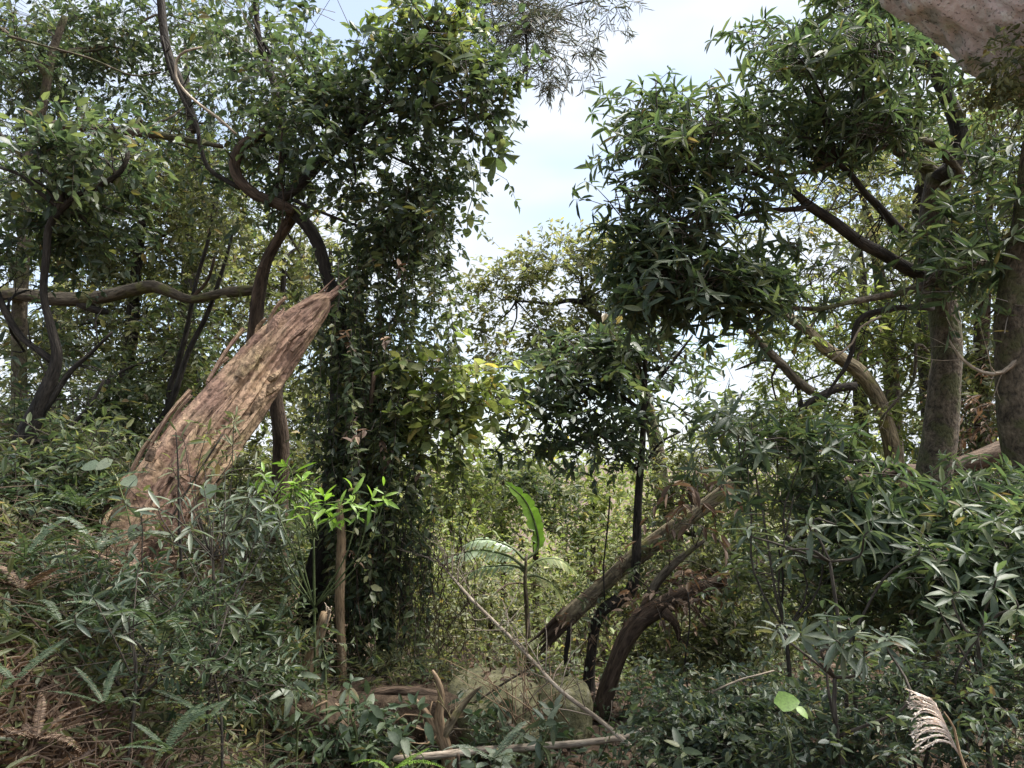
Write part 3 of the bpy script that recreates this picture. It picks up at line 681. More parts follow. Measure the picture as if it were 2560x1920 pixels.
bgtree('khaki shrubby tree glimpsed behind the fork of the hooked-limb tree', [(600, 650, 10, 90, 120), (720, 700, 10, 110, 110), (780, 850, 10, 90, 140), (680, 1000, 9.5, 120, 130, .8), (740, 1180, 9, 130, 130), (640, 1150, 9, 100, 120), (760, 600, 10, 70, 90), (560, 900, 10, 80, 120)], 1200, .105, .42, 'olive', 85, [(690, 1450, 30), (695, 1250, 28), (700, 1000, 24), (705, 800, 18), (710, 650, 10)], 9.6, 'dark')
bgtree('small-leaved thicket tree at the foot of the hooked-limb tree', [(640, 1330, 7.8, 130, 120), (560, 1450, 7.4, 120, 110), (700, 1450, 7.6, 90, 120), (620, 1560, 6.8, 110, 80)], 800, .075, .42, 'canopy', 87, [(620, 1640, 18), (625, 1500, 16), (640, 1350, 10)], 7.4, 'dark')
bgtree('brown-tinged tangled thicket to the right of the tan pole', [(940, 1500, 7.2, 90, 120), (1000, 1580, 7.0, 100, 90), (880, 1580, 6.6, 60, 80)], 190, .07, .4, 'maple', 88, [(950, 1690, 12), (950, 1550, 9), (955, 1450, 6)], 7.0, 'brown', name='thicket_shrub', cat='shrub')

def rect_blobs(x0, x1, y0, y1, d, n, r0, seed):
    q = np.random.default_rng(seed)
    return [(q.uniform(x0, x1), q.uniform(y0, y1), d+q.normal()*.6, r0*q.uniform(.7, 1.3), r0*q.uniform(.6, 1.1)) for _ in range(n)]
for i, (lab, rc_, d, n, L, mk, sx) in enumerate([
    ('far olive tree behind the upper left crowns', (-40, 330, 120, 560), 12, 760, .11, 'dark', 150),
    ('far tree behind the pale looping liana', (300, 620, 60, 560), 13, 760, .11, 'dark', 470),
    ('far khaki tree behind the left edge below the horizontal bough', (-40, 320, 700, 1120), 12, 900, .10, 'olive', 120),
    ('far pale tree seen between the two thin saplings and the broken trunk', (320, 640, 640, 1080), 13, 850, .10, 'light', 480),
    ('far tree behind the hooked-limb tree and its climbers', (680, 980, 560, 1250), 12, 1000, .11, 'olive', 830),
    ('far thicket tree behind the foot of the hooked-limb tree', (520, 900, 1180, 1560), 10.5, 900, .10, 'canopy', 720)]):
    yb = rc_[3]
    bgtree(lab, rect_blobs(*rc_, d, 9, 110, 900+i), n, L, .42, mk, 910+i*3, [(sx, yb+150, 34), (sx+8, (yb+rc_[2])/2+120, 28), (sx+4, (yb+rc_[2])/2, 20), (sx-6, rc_[2]+60, 9)], d, 'dark', shape='lance')

T = thing('snag_creeper', 'olive creeper and moss sprigs growing over the lower half of the broken trunk', 'climber', P(430, 1300, 4.7))
foliage(T, [(420, 1190, 4.75, 80, 50), (360, 1290, 4.6, 100, 60), (480, 1290, 4.7, 90, 60), (560, 1110, 5.0, 50, 40, .5)], 60, 8, .075, .32, 'olive', 'alt', 'lance', 2.4, .25, seed=671)
foliage(T, [(360, 1260, 4.6, 110, 80), (300, 1340, 4.5, 120, 80), (440, 1370, 4.6, 120, 70)], 40, 7, .08, .25, 'dead', seed=672, name='dead_foliage', droop=.5)
limb('stem', [(380, 1420, 8), (430, 1290, 7), (500, 1180, 6), (560, 1090, 4)], 4.75, MB['twig'], T, 6)

for lab, bl, n, mk, base, sd in [
    ('leafy bush hiding the left flank of the broken trunk', [(220, 1130, 5.2, 80, 70), (150, 1200, 5.0, 100, 70), (240, 1240, 5.1, 80, 60)], 260, 'canopy', (250, 1380), 681),
    ('dark leafy bush at the foot of the sinuous left tree', [(50, 1180, 4.9, 100, 80), (110, 1270, 4.8, 110, 70), (30, 1310, 4.6, 90, 70)], 240, 'dark', (70, 1430), 684),
    ('grey-green bush between the broken trunk and the bright sapling', [(600, 1270, 5.2, 90, 60), (540, 1340, 5.0, 100, 60), (640, 1360, 5.2, 80, 60)], 220, 'silver', (590, 1520), 687)]:
    b0 = np.array(at_ground(base[0], base[1], 5.1)); T = thing('bank_shrub', lab, 'shrub', b0)
    foliage(T, bl, n, 8, .08, .30, mk, 'alt', 'lance', 2.6, .25, seed=sd, name='foliage', lobj=60)
    g = Geo(); cen = np.mean([P(*q[:3]) for q in bl], 0); fk = b0+(cen-b0)*.55; tube(g, [b0-[0, 0, .05], (b0+fk)/2+[.03, 0, 0], fk], [.016, .013, .010], 7, .1, 12, 4, sd, .08); part('stem', g, MB['twig'], T)
    limbs_to(T, bl, [fk], MB['twig'], .008, .004, sd+1)
# ------------------------------------------------------------------ right side
T = thing('whorled_leaf_tree', 'right-hand tree with pale mottled trunk and long dark limbs reaching to the left', 'tree', at_ground(2345, 1250, 6.5))
trunk([(2315, 1330, 88), (2330, 1190, 83.6), (2345, 1100, 79.2), (2358, 980, 77.4), (2368, 870, 72.2), (2362, 780, 66.9), (2345, 700, 70.4), (2330, 620, 68.6), (2335, 520, 65.1), (2350, 440, 61.6)], 6.5, MB['grey'], T, 24, seed=101, ridges=.05, rough=.07)
limb('branch', [(2350, 450, 51), (2390, 400, 39.1), (2400, 330, 37.4), (2380, 260, 35.7), (2350, 190, 34), (2320, 120, 32.3), (2290, 60, 28.9), (2270, -20, 25.5)], 6.4, MB['dark'], T, 12, seed=102)
limb('branch', [(2345, 470, 56), (2320, 420, 44), (2270, 390, 30), (2210, 350, 24), (2200, 280, 20), (2160, 200, 16)], 6.6, MB['mossy'], T, 10, seed=103)
limb('branch', [(2345, 700, 40, 6.5), (2290, 680, 32, 6.3), (2250, 660, 30, 6.2), (2200, 632, 28, 6.0), (2150, 605, 28, 5.9), (2090, 555, 27, 5.8), (2030, 512, 25, 5.7), (1990, 478, 18, 5.6), (1950, 455, 14, 5.6), (1920, 446, 11, 5.5)], 6.2, MB['dark'], T, 10, seed=104)
limb('branch', [(2030, 512, 13, 5.7), (1980, 522, 11, 5.6), (1920, 527, 11, 5.5), (1850, 540, 10, 5.4), (1790, 548, 8, 5.3), (1730, 535, 6, 5.3), (1660, 560, 4, 5.2)], 5.5, MB['dark'], T, 8, seed=105)
limb('branch', [(2400, 440, 24, 6.4), (2365, 390, 20, 6.3), (2330, 355, 18, 6.2), (2270, 352, 16, 6.1), (2220, 362, 15, 6.0), (2150, 378, 14, 5.9), (2090, 400, 12, 5.8), (2040, 428, 10, 5.8), (1980, 435, 8, 5.7), (1930, 450, 6, 5.7)], 6.2, MB['mossy'], T, 8, seed=106)
limb('branch', [(2090, 405, 14, 5.8), (2130, 440, 16, 5.9), (2160, 480, 18, 6.0), (2200, 520, 22, 6.2), (2260, 590, 24, 6.4)], 6, MB['dark'], T, 8, seed=107)
limb('branch', [(2460, 655, 16, 6.2), (2400, 662, 18, 6.1), (2350, 680, 20, 6.0), (2290, 720, 18, 5.9), (2200, 742, 17, 5.8), (2120, 755, 15, 5.7), (2050, 770, 13, 5.6), (1980, 768, 10, 5.6), (1930, 756, 7, 5.5)], 5.9, MB['grey'], T, 8, seed=108)
limb('branch', [(2330, 770, 14, 6.3), (2270, 765, 15, 6.1), (2220, 768, 15, 6.0), (2160, 785, 15, 5.9), (2137, 820, 14, 5.9), (2132, 870, 13, 5.9), (2110, 920, 11, 5.9), (2080, 960, 8, 5.9), (2060, 1010, 5, 5.9)], 6, MB['dark'], T, 8, seed=109)
limb('branch', [(2320, 880, 10, 6.3), (2290, 860, 9, 6.2), (2280, 950, 9, 6.2), (2240, 1000, 8, 6.2), (2200, 1050, 6, 6.2)], 6.2, MB['grey'], T, 7, seed=110)
def in_poly(poly, n, seed):
    q = np.random.default_rng(seed); out_ = []; poly = np.array(poly, float)
    while len(out_) < n:
        x, y = q.uniform(poly[:, 0].min(), poly[:, 0].max()), q.uniform(poly[:, 1].min(), poly[:, 1].max()); c = False
        for a, b in zip(poly, np.roll(poly, 1, 0)):
            if (a[1] > y) != (b[1] > y) and x < (b[0]-a[0])*(y-a[1])/(b[1]-a[1])+a[0]: c = not c
        if c and all(math.hypot(x-o[0], (y-o[1])*1.5) > 42 for o in out_[-60:]) or (c and q.random() < .15): out_.append((x, y))
    return out_, q
pts_, q_ = in_poly([(1640, 150), (1710, 270), (1830, 270), (1880, 420), (1900, 500), (1860, 570), (1720, 570), (1650, 640), (1900, 640), (1950, 720), (1890, 810), (1690, 820), (1570, 750), (1540, 620), (1530, 480), (1560, 390), (1540, 320)], 34, 5)
wb = [(x, y, 5.4+q_.normal()*.25, q_.uniform(40, 75), q_.uniform(20, 38), q_.uniform(.6, 1.5)*(1.3 if y > 600 else 1.0)) for x, y in pts_]
foliage(T, wb, 800, 8, .135, .23, 'lance', 'whorl', 'lance', 1.6, .26, lobj=300, seed=113, rise=.4, cthr=-.6)
pts_, q_ = in_poly([(1850, 100), (1950, 20), (2080, -30), (2260, 0), (2330, 110), (2290, 330), (2120, 400), (2000, 420), (1900, 330), (1840, 210)], 26, 6)
wb2 = [(x, y, 5.9+q_.normal()*.3, q_.uniform(50, 90), q_.uniform(25, 45), q_.uniform(.6, 1.5)) for x, y in pts_]
foliage(T, wb2, 760, 8, .13, .23, 'lance', 'whorl', 'lance', 1.6, .28, lobj=100, seed=112, name='upper_crown', rise=.3, cthr=-.5)
foliage(T, [(1690, 690, 5.3, 100, 55), (1790, 740, 5.3, 100, 45), (1640, 740, 5.3, 70, 45), (1870, 700, 5.4, 80, 35), (1660, 610, 5.35, 80, 40)], 210, 8, .125, .24, 'dark', 'whorl', 'lance', 1.4, .3, lobj=60, seed=118, name='lower_crown', clump=0)
limbs_to(T, wb, [P(1930, 450, 5.6), P(1730, 535, 5.3), P(1930, 756, 5.5), P(1850, 540, 5.4), P(1700, 380, 5.4), P(1640, 480, 5.3), P(1660, 600, 5.3), P(1750, 700, 5.4)], MB['dark'], .010, .004, 113)
limb('branch', [(1930, 450, 10, 5.6), (1850, 420, 9, 5.5), (1770, 400, 8, 5.4), (1700, 380, 6, 5.4), (1650, 300, 4, 5.3), (1640, 200, 3, 5.3)], 5.4, MB['dark'], T, 7, seed=501)
limb('branch', [(1930, 756, 9, 5.5), (1840, 720, 8, 5.4), (1750, 700, 6, 5.4), (1660, 600, 5, 5.3), (1640, 480, 4, 5.3)], 5.4, MB['dark'], T, 7, seed=502)
limbs_to(T, wb2, [P(2160, 200, 6.5), P(2090, 400, 5.8), P(2210, 350, 6.4)], MB['dark'], .014, .005, 114)
w3 = [(1960, 600, 5.6, 60, 25, .8), (2060, 690, 5.6, 45, 40, .5), (2480, 480, 5.8, 90, 90), (2420, 610, 5.8, 100, 80, .8), (2500, 640, 5.6, 90, 80), (2360, 700, 5.7, 90, 70, .6), (2530, 350, 6, 70, 90)]
foliage(T, w3, 300, 8, .15, .25, 'lance', 'whorl', 'lance', 1.4, .3, lobj=80, seed=115, name='side_sprays')

T = thing('edge_tree', 'mottled trunk cut by the right edge of the picture', 'tree', at_ground(2555, 1300, 5.6))
trunk([(2590, 1330, 102), (2570, 1180, 97.8), (2545, 1050, 91.8), (2535, 930, 88.4), (2532, 820, 85), (2545, 700, 81.6), (2570, 560, 76.5), (2600, 300, 68)], 5.6, MB['grey'], T, 20, seed=121, ridges=.05, rough=.07)
limb('branch', [(2560, 880, 16), (2510, 930, 12), (2460, 930, 9), (2410, 900, 7), (2370, 850, 5)], 5.5, MB['pale'], T, 7, seed=122)
eb = [(2540, 560, 5.6, 60, 60, .5), (2500, 760, 5.4, 70, 60, .5)]
foliage(T, eb, 50, 8, .15, .27, 'lance', 'whorl', 'lance', 1.2, .3, seed=123)

T = thing('crossing_bough', 'thick bough with sunlit orange-brown bark passing behind the mottled right trunk', 'bough', at_ground(2640, 1300, 7.0))
limb('bough', [(2640, 1070, 52.8), (2560, 1105, 49.6), (2480, 1135, 48), (2410, 1160, 43.2), (2340, 1180, 38.4), (2260, 1176, 35.2), (2190, 1190, 33.6), (2120, 1200, 27.2), (2040, 1206, 19.2)], 7.0, MB['brown'], T, 14, seed=125)
limb('branch', [(2260, 1176, 26), (2220, 1160, 20), (2150, 1155, 14), (2100, 1150, 9)], 6.9, MB['dark'], T, 8, seed=126)

T = thing('leaning_brown_tree', 'brown knotted trunk leaning left with a side branch, behind the mottled right tree', 'tree', at_ground(2250, 1300, 9.0))
trunk([(2270, 1350, 46.8), (2235, 1150, 42.1), (2215, 1060, 39), (2190, 990, 39), (2150, 930, 39), (2110, 900, 34.3), (2060, 870, 32.8), (2020, 830, 26.5), (1970, 790, 20.3), (1920, 770, 12.5)], 9.0, MB['log'], T, 14, seed=127, ridges=.12)
limb('branch', [(2140, 965, 24), (2100, 968, 22.4), (2060, 985, 20.8), (2020, 1010, 17.6), (1990, 1040, 11.2)], 8.9, MB['dark'], T, 9, seed=128)
limb('branch', [(2030, 980, 22), (1990, 950, 22), (1950, 905, 22), (1910, 865, 20), (1880, 830, 16), (1850, 815, 12)], 8.9, MB['mossy'], T, 9, seed=129)
limb('branch', [(2010, 825, 20), (1960, 785, 16), (1930, 740, 12), (1890, 700, 8)], 8.9, MB['mossy'], T, 9, seed=130)
kb = [(1900, 860, 9.4, 130, 80, .7), (2030, 760, 9.4, 140, 80), (2180, 830, 9.4, 120, 100), (1830, 930, 9.4, 110, 70, .7), (2000, 900, 9.6, 130, 60, .5), (2280, 900, 9.4, 110, 110), (2100, 1060, 9.2, 140, 90), (1930, 1030, 9.2, 120, 70)]
foliage(T, kb, 750, 9, .11, .36, 'light', 'alt', 'lance', 2.4, .3, seed=131)
limbs_to(T, kb, [P(2020, 830, 9), P(2150, 930, 9), P(1950, 905, 8.9)], MB['brown'], .02, .006, 132)

bgtree('khaki small-leaved tree glimpsed behind the upper limbs of the right-hand tree', [(2000, 560, 10, 110, 90, .8), (2130, 640, 10, 130, 90), (2260, 560, 10, 120, 120, .8), (2250, 700, 10, 140, 100), (1900, 590, 10.5, 70, 70, .4), (2140, 480, 10.5, 100, 70, .5), (2200, 420, 10.5, 90, 70, .6)], 650, .10, .36, 'maple', 135, [(2230, 1000, 40), (2220, 850, 36), (2200, 700, 30), (2180, 580, 20), (2150, 480, 12)], 10.2, 'grey', shape='lance')
bgtree('olive tree filling the gap between the two mottled right trunks', [(2450, 880, 9, 110, 110), (2440, 1010, 9, 120, 90), (2500, 760, 9, 110, 110), (2450, 420, 9.5, 120, 110, .7), (2480, 560, 9.5, 110, 100), (2520, 250, 9.5, 80, 90), (2410, 700, 9.2, 90, 110)], 1100, .11, .4, 'olive', 137, [(2460, 1250, 40), (2455, 1000, 34), (2460, 800, 28), (2470, 600, 20), (2480, 400, 12)], 9.2, 'brown', shape='lance')
T = thing('dead_leaf_clump', 'brown clump of dead leaves caught between the two mottled right trunks', 'dead leaves', P(2470, 1020, 7.6))
foliage(T, [(2460, 1010, 7.6, 70, 70), (2500, 1060, 7.6, 50, 40)], 70, 8, .10, .3, 'dead', seed=139, name='dead_foliage', droop=.6)
T = thing('dead_leaf_clump', 'dark reddish dead leaves hanging where the fallen log meets the right shrubs', 'dead leaves', P(1745, 1270, 6.2))
foliage(T, [(1740, 1270, 6.2, 40, 70), (1710, 1310, 6.2, 30, 30)], 26, 7, .15, .3, 'dead', seed=140, name='dead_foliage', droop=1.0)

# huge lichen-covered bough in the top corner
T = thing('lichen_bough', 'huge pinkish grey lichen-blotched bough in the top right corner', 'bough', P(2760, 150, 4.2))
g = Geo(); p, r_ = path([(2090, -360, 300, 4.3), (2270, -215, 320, 4.2), (2430, -95, 340, 4.15), (2590, 5, 370, 4.1), (2790, 150, 390, 4.1)])
tube(g, p, r_, 96, .13, 8, 1.8, 77, .022, 0, .13)
lich = rock_mat('lichen_bark', [(.20, .185, .16), (.42, .40, .37), (.60, .50, .48), (.70, .68, .65), (.36, .33, .26)], 8.0, .9)
part('bough', g, lich, T)
mb = [(2530, 230, 4.0, 60, 30), (2470, 225, 4.0, 40, 22), (2540, 130, 3.85, 45, 60, .6)]
foliage(T, mb, 130, 9, .045, .4, 'olive', seed=142, name='moss', woody=False, droop=.5)
# added crown and limbs, unseen above the picture, to shade the foreground
shade_blobs = [(1350, -1450, 3.0, 1000, 280), (2300, -1250, 3.3, 800, 260), (350, -1500, 3.2, 850, 280), (1500, -2300, 2.6, 1100, 300), (2600, -1900, 3.0, 800, 300), (300, -2300, 2.8, 900, 300)]
foliage(T, shade_blobs, 1000, 9, .15, .36, 'canopy', 'alt', 'ovate', 2.6, .25, seed=149, name='crown')
limbs_to(T, shade_blobs, [P(2270, -215, 4.2)], MB['grey'], .06, .012, 150)

# casuarina-like needles from above
T = thing('needle_bough', 'feathery fine-needled bough drooping from the top of the picture', 'bough', P(1250, -250, 7.5))
nb = [(1250, 40, 7.5, 110, 60), (1400, 30, 7.5, 110, 70), (1330, 110, 7.5, 110, 70), (1420, 130, 7.5, 60, 50), (1380, 200, 7.5, 50, 30), (1310, 210, 7.5, 50, 40, .8), (1530, 5, 7.5, 70, 25), (1190, 10, 7.5, 60, 30), (1480, 60, 7.5, 60, 40), (1240, 120, 7.5, 70, 50, .5)]
foliage(T, nb, 430, 14, .11, .045, 'needle', 'alt', 'lance', 1.6, .5, seed=143, name='needles', tilt=1.2)
limb('branch', [(1250, -200, 22), (1290, -60, 16), (1310, 60, 9), (1315, 160, 5), (1312, 230, 3)], 7.5, MB['dark'], T, 8, seed=144)
limbs_to(T, nb, [P(1290, -60, 7.5), P(1310, 60, 7.5)], MB['dark'], .010, .003, 145)

# ------------------------------------------------------------------ middle distance
T = thing('slender_sapling', 'slim dark young tree with layered leaves standing in the centre', 'tree', at_ground(1475, 1680, 6.9))
trunk([(1472, 1690, 29.6), (1478, 1640, 26.5), (1488, 1570, 26.5), (1508, 1525, 29.6), (1545, 1500, 34.3), (1578, 1475, 31.2), (1590, 1410, 23.4), (1594, 1330, 21.1), (1600, 1200, 18.7), (1606, 1100, 16.4), (1610, 1000, 14.8), (1612, 900, 11.7), (1620, 800, 7.8), (1600, 700, 4.7)], 6.9, MB['dark'], T, 12, seed=151)
for k, pp in enumerate([[(1608, 1190, 10), (1560, 1140, 8), (1500, 1090, 6), (1420, 1060, 4)], [(1610, 1030, 10), (1540, 980, 8), (1450, 960, 6), (1370, 950, 4)], [(1612, 990, 11), (1660, 930, 9), (1700, 880, 7), (1730, 840, 4)], [(1602, 1180, 9), (1650, 1110, 7), (1700, 1080, 5)], [(1612, 960, 8), (1590, 880, 6), (1560, 820, 4)]]):
    limb('branch', pp, 6.9, MB['dark'], T, 7, seed=152+k)
sb = [(1400, 940, 6.9, 110, 60), (1330, 1000, 6.8, 80, 50, .8), (1480, 900, 6.9, 110, 60), (1600, 930, 6.9, 120, 80), (1500, 1010, 6.8, 110, 50), (1380, 1080, 6.8, 90, 45, .9), (1480, 1110, 6.8, 110, 45), (1620, 1060, 6.9, 110, 60, .9), (1700, 980, 7.0, 110, 80), (1560, 850, 7.0, 100, 50, .8), (1760, 1060, 6.9, 90, 60), (1700, 870, 7.1, 80, 50, .7), (1300, 1090, 6.8, 60, 40, .6)]
foliage(T, sb, 600, 8, .12, .40, 'dark', 'alt', 'ovate', 2.3, .25, lobj=200, seed=155)
limbs_to(T, sb, [P(1600, 1180, 6.9), P(1612, 990, 6.9), P(1450, 960, 6.9), P(1660, 930, 6.9)], MB['dark'], .010, .004, 156)

T = thing('khaki_layered_tree', 'pale khaki-leaved tree with a bent dark branch against the sky', 'tree', at_ground(1660, 1300, 13.0))
trunk([(1690, 1450, 44), (1672, 1310, 42), (1655, 1220, 40), (1640, 1130, 38), (1625, 1040, 34), (1600, 950, 28), (1560, 870, 24), (1510, 810, 22), (1460, 755, 20)], 13.0, MB['grey'], T, 12, seed=161, wob=.03)
limb('branch', [(1460, 755, 16), (1420, 752, 12), (1380, 760, 10), (1340, 755, 9), (1290, 752, 6)], 13.0, MB['dark'], T, 8, seed=162)
limb('branch', [(1462, 755, 14), (1455, 720, 9), (1450, 680, 6)], 13.0, MB['dark'], T, 8, seed=163)
mbk = [(1290, 690, 13, 90, 40), (1400, 640, 13, 120, 45), (1520, 620, 13, 90, 45), (1240, 740, 13, 70, 45, .8), (1500, 720, 13, 70, 50, .6), (1350, 840, 13, 130, 40), (1270, 890, 13, 120, 35, .8), (1480, 850, 13, 110, 50), (1560, 760, 13, 80, 80), (1420, 900, 13, 130, 35, .7), (1230, 830, 13, 50, 50, .7), (1610, 680, 13, 60, 60), (1290, 780, 13, 110, 30, .7)]
foliage(T, mbk, 1250, 9, .115, .46, 'maple', 'alt', 'ovate', 2.6, .12, seed=164, dr=.8, cthr=-.22)
limbs_to(T, mbk, [P(1290, 752, 13), P(1460, 755, 13), P(1560, 870, 13), P(1600, 950, 13)], MB['dark'], .018, .008, 165)

for lab, bl, n, L, ratio, mk, seed, stem, d, shape in [
    ('pale bushy tree lower left of the central sky gap', [(1130, 1190, 12, 80, 70), (1180, 1280, 12, 90, 80), (1080, 1300, 12, 90, 90), (1100, 1130, 12, 50, 40)], 300, .13, .42, 'light', 171, [(1120, 1500, 20), (1125, 1350, 16), (1130, 1220, 9)], 12.5, 'lance'),
    ('sunlit tree directly under the central sky gap', [(1250, 1150, 14, 80, 60), (1200, 1220, 14, 80, 60), (1320, 1190, 14, 70, 60), (1260, 1260, 14, 100, 60)], 300, .15, .42, 'light', 173, [(1260, 1480, 18), (1258, 1320, 15), (1255, 1190, 8)], 14, 'ovate'),
    ('darker bushy tree behind the bright banana leaf', [(1280, 1210, 11.5, 60, 50), (1310, 1280, 11.5, 70, 70), (1380, 1240, 11.5, 70, 70), (1360, 1330, 11.5, 80, 70)], 280, .12, .42, 'canopy', 175, [(1340, 1520, 18), (1340, 1380, 15), (1335, 1270, 8)], 11.8, 'ovate'),
    ('yellowish tree left of the slim central sapling', [(1480, 1210, 12.5, 80, 60), (1430, 1300, 12.5, 80, 70), (1530, 1300, 12.5, 80, 80), (1490, 1400, 12, 90, 70)], 330, .12, .42, 'light', 177, [(1480, 1560, 18), (1482, 1420, 15), (1484, 1260, 8)], 12.5, 'lance'),
    ('hazy olive tree right of the slim central sapling', [(1680, 1180, 11, 80, 70, .8), (1770, 1150, 11, 90, 70), (1740, 1270, 11, 110, 80), (1640, 1330, 11, 70, 80)], 330, .12, .38, 'olive', 179, [(1740, 1500, 18), (1735, 1350, 15), (1730, 1200, 8)], 11, 'lance'),
    ('dense low tree behind the two fallen logs', [(1600, 1600, 9.5, 130, 80), (1750, 1520, 9.5, 130, 90), (1850, 1420, 9.5, 130, 90), (1680, 1440, 9.5, 110, 70), (1950, 1300, 9.5, 140, 90)], 520, .085, .42, 'olive', 181, [(1760, 1700, 16), (1765, 1560, 13), (1775, 1440, 8)], 9.6, 'ovate'),
    ('small-leaved bush beneath the banana plant', [(1180, 1480, 9, 110, 80), (1290, 1540, 9, 110, 70), (1100, 1560, 8.5, 100, 70), (1360, 1460, 9.5, 90, 70), (1250, 1620, 8, 120, 50)], 560, .075, .45, 'olive', 183, [(1220, 1680, 12), (1225, 1580, 10), (1230, 1490, 6)], 9, 'ovate'),
    ('leafy bush between the climber curtain and the banana plant', [(1080, 1420, 10, 80, 70), (1160, 1370, 10.5, 80, 60), (1050, 1500, 9, 80, 70)], 300, .085, .42, 'light', 185, [(1100, 1640, 12), (1100, 1520, 10), (1105, 1420, 6)], 9.8, 'lance'),
]:
    bgtree(lab, bl, n, L, ratio, mk, seed, stem, d, 'brown', shape=shape, w=.014)

for i, (lab, rc_, d, n, L, mk, sx) in enumerate([
    ('far tree behind the top of the right-hand tree', (2050, 2580, 150, 480), 11, 520, .11, 'olive', 2300),
    ('far olive tree behind the reaching dark limbs', (1980, 2340, 520, 860), 12.5, 600, .11, 'light', 2150),
    ('far tree behind the mottled trunk at the right edge', (2300, 2600, 520, 960), 12, 1000, .11, 'olive', 2440),
    ('far tree behind the brown knotted leaning trunk', (1820, 2200, 900, 1200), 13, 700, .11, 'light', 2000),
    ('far tree filling the right side below the crossing bough', (2150, 2600, 1020, 1400), 10.5, 1200, .12, 'canopy', 2400),
    ('far tree low behind the big drooping-leaved shrub', (1780, 2250, 1220, 1560), 10, 1100, .11, 'olive', 2010),
    ('dense bushy tree behind the dark crooked dead trunk', (1480, 1900, 1380, 1680), 10.5, 900, .10, 'olive', 1690)]):
    yb = rc_[3]
    bgtree(lab, rect_blobs(*rc_, d, 9, 105, 960+i), n, L, .40, mk, 970+i*3, [(sx, yb+150, 34), (sx+8, (yb+rc_[2])/2+120, 28), (sx+4, (yb+rc_[2])/2, 20), (sx-6, rc_[2]+60, 9)], d, 'dark', shape='lance')

# banana plant
def banana():
    T = thing('banana_plant', 'banana plant with one bright upright leaf and arching torn fronds', 'banana plant', at_ground(1330, 1600, 7.9))
    r = np.random.default_rng(9); d = 7.9
    limb('stem', [(1322, 1720, 20), (1320, 1600, 17), (1314, 1500, 12), (1310, 1450, 10), (1312, 1390, 7)], d, MB['mossy'], T, 10, seed=3)
    specs = [([(1312, 1400), (1345, 1370), (1338, 1310), (1312, 1250), (1262, 1205)], 0.095, 'bright', 'bright lime green upright leaf', .0),
             ([(1312, 1400), (1280, 1370), (1230, 1350), (1190, 1350), (1160, 1362)], .15, 'banana', None, 1.0),
             ([(1312, 1420), (1270, 1390), (1200, 1375), (1150, 1385), (1105, 1405)], .15, 'banana', None, 1.0),
             ([(1312, 1430), (1290, 1415), (1240, 1415), (1200, 1420), (1170, 1440)], .14, 'banana', None, 1.0),
             ([(1312, 1430), (1350, 1400), (1400, 1400), (1440, 1430)], .15, 'light', None, 1.0),
             ([(1312, 1440), (1340, 1440), (1380, 1460), (1410, 1500)], .14, 'light', None, 1.0)]
    for pts, hw, mk, lab, torn in specs:
        p, _ = smooth_path([P(a, b, d+.05*i) for i, (a, b) in enumerate(pts)], np.ones(len(pts)), .035)
        n = len(p); tg = unit(np.gradient(p, axis=0))
        nrm = np.array([-.25, -.9, .35]) if torn == 0 else np.array([0, -.35, 1.])
        s = unit(np.cross(tg, nrm)); up = np.cross(s, tg); g = Geo()
        t = np.linspace(0, 1, n); w = hw*np.sin(np.clip((t-.12)/.88, 0, 1)*math.pi)**.5*(1-.3*t)
        for sg in (-1, 1):
            if torn == 0:
                e = p+s*(sg*w*(1+.10*np.sin(t*47+sg)-.45*(r.random(n) < .16)+.06*r.normal(size=n)))[:, None]+up*(w*.25)[:, None]
                V = np.vstack([p, e]); i = np.arange(n-1); f = np.stack([i, i+1, n+i+1, n+i], 1)
                g.add(V, f)
            else:
                for i in range(2, n-1):      # each torn strip of the blade hangs on its own
                    L_ = w[i]*r.uniform(.8, 1.15); dv = s[i]*sg*L_*.72+tg[i]*L_*.35-np.array([0, 0, L_*r.uniform(.25, .75)])
                    a0, a1 = p[i], p[i]+tg[i]*.030
                    m0, m1 = a0+dv*.5+[0, 0, L_*.18], a1+dv*.5+[0, 0, L_*.18]
                    g.add(np.array([a0, a1, m1, m0, a1+dv, a0+dv+tg[i]*.012]), np.array([[0, 1, 2, 3], [3, 2, 4, 5]]))
        lf = part('leaf', g, ML[mk], T, smooth=False, label=lab)
        g = Geo(); tube(g, p, np.linspace(.018, .004, n), 6); part('midrib', g, MB['green'], lf)
banana()

# ------------------------------------------------------------------ fallen wood on the floor
def end_splinters(T, tip, direction, n, ln, rad, mat, seed):
    r = np.random.default_rng(seed)
    for i in range(n):
        o_ = unit(np.cross(direction, r.normal(size=3)))*rad*r.uniform(.2, .9); g = Geo(); l = ln*r.uniform(.4, 1.0)
        tube(g, [tip+o_-direction*.12, tip+o_+direction*l*.5, tip+o_*1.1+direction*l+r.normal(size=3)*.02], [rad*.28, rad*.18, .003], 5, .2, 30, 5, i, .05)
        part('splinter', g, mat, T)

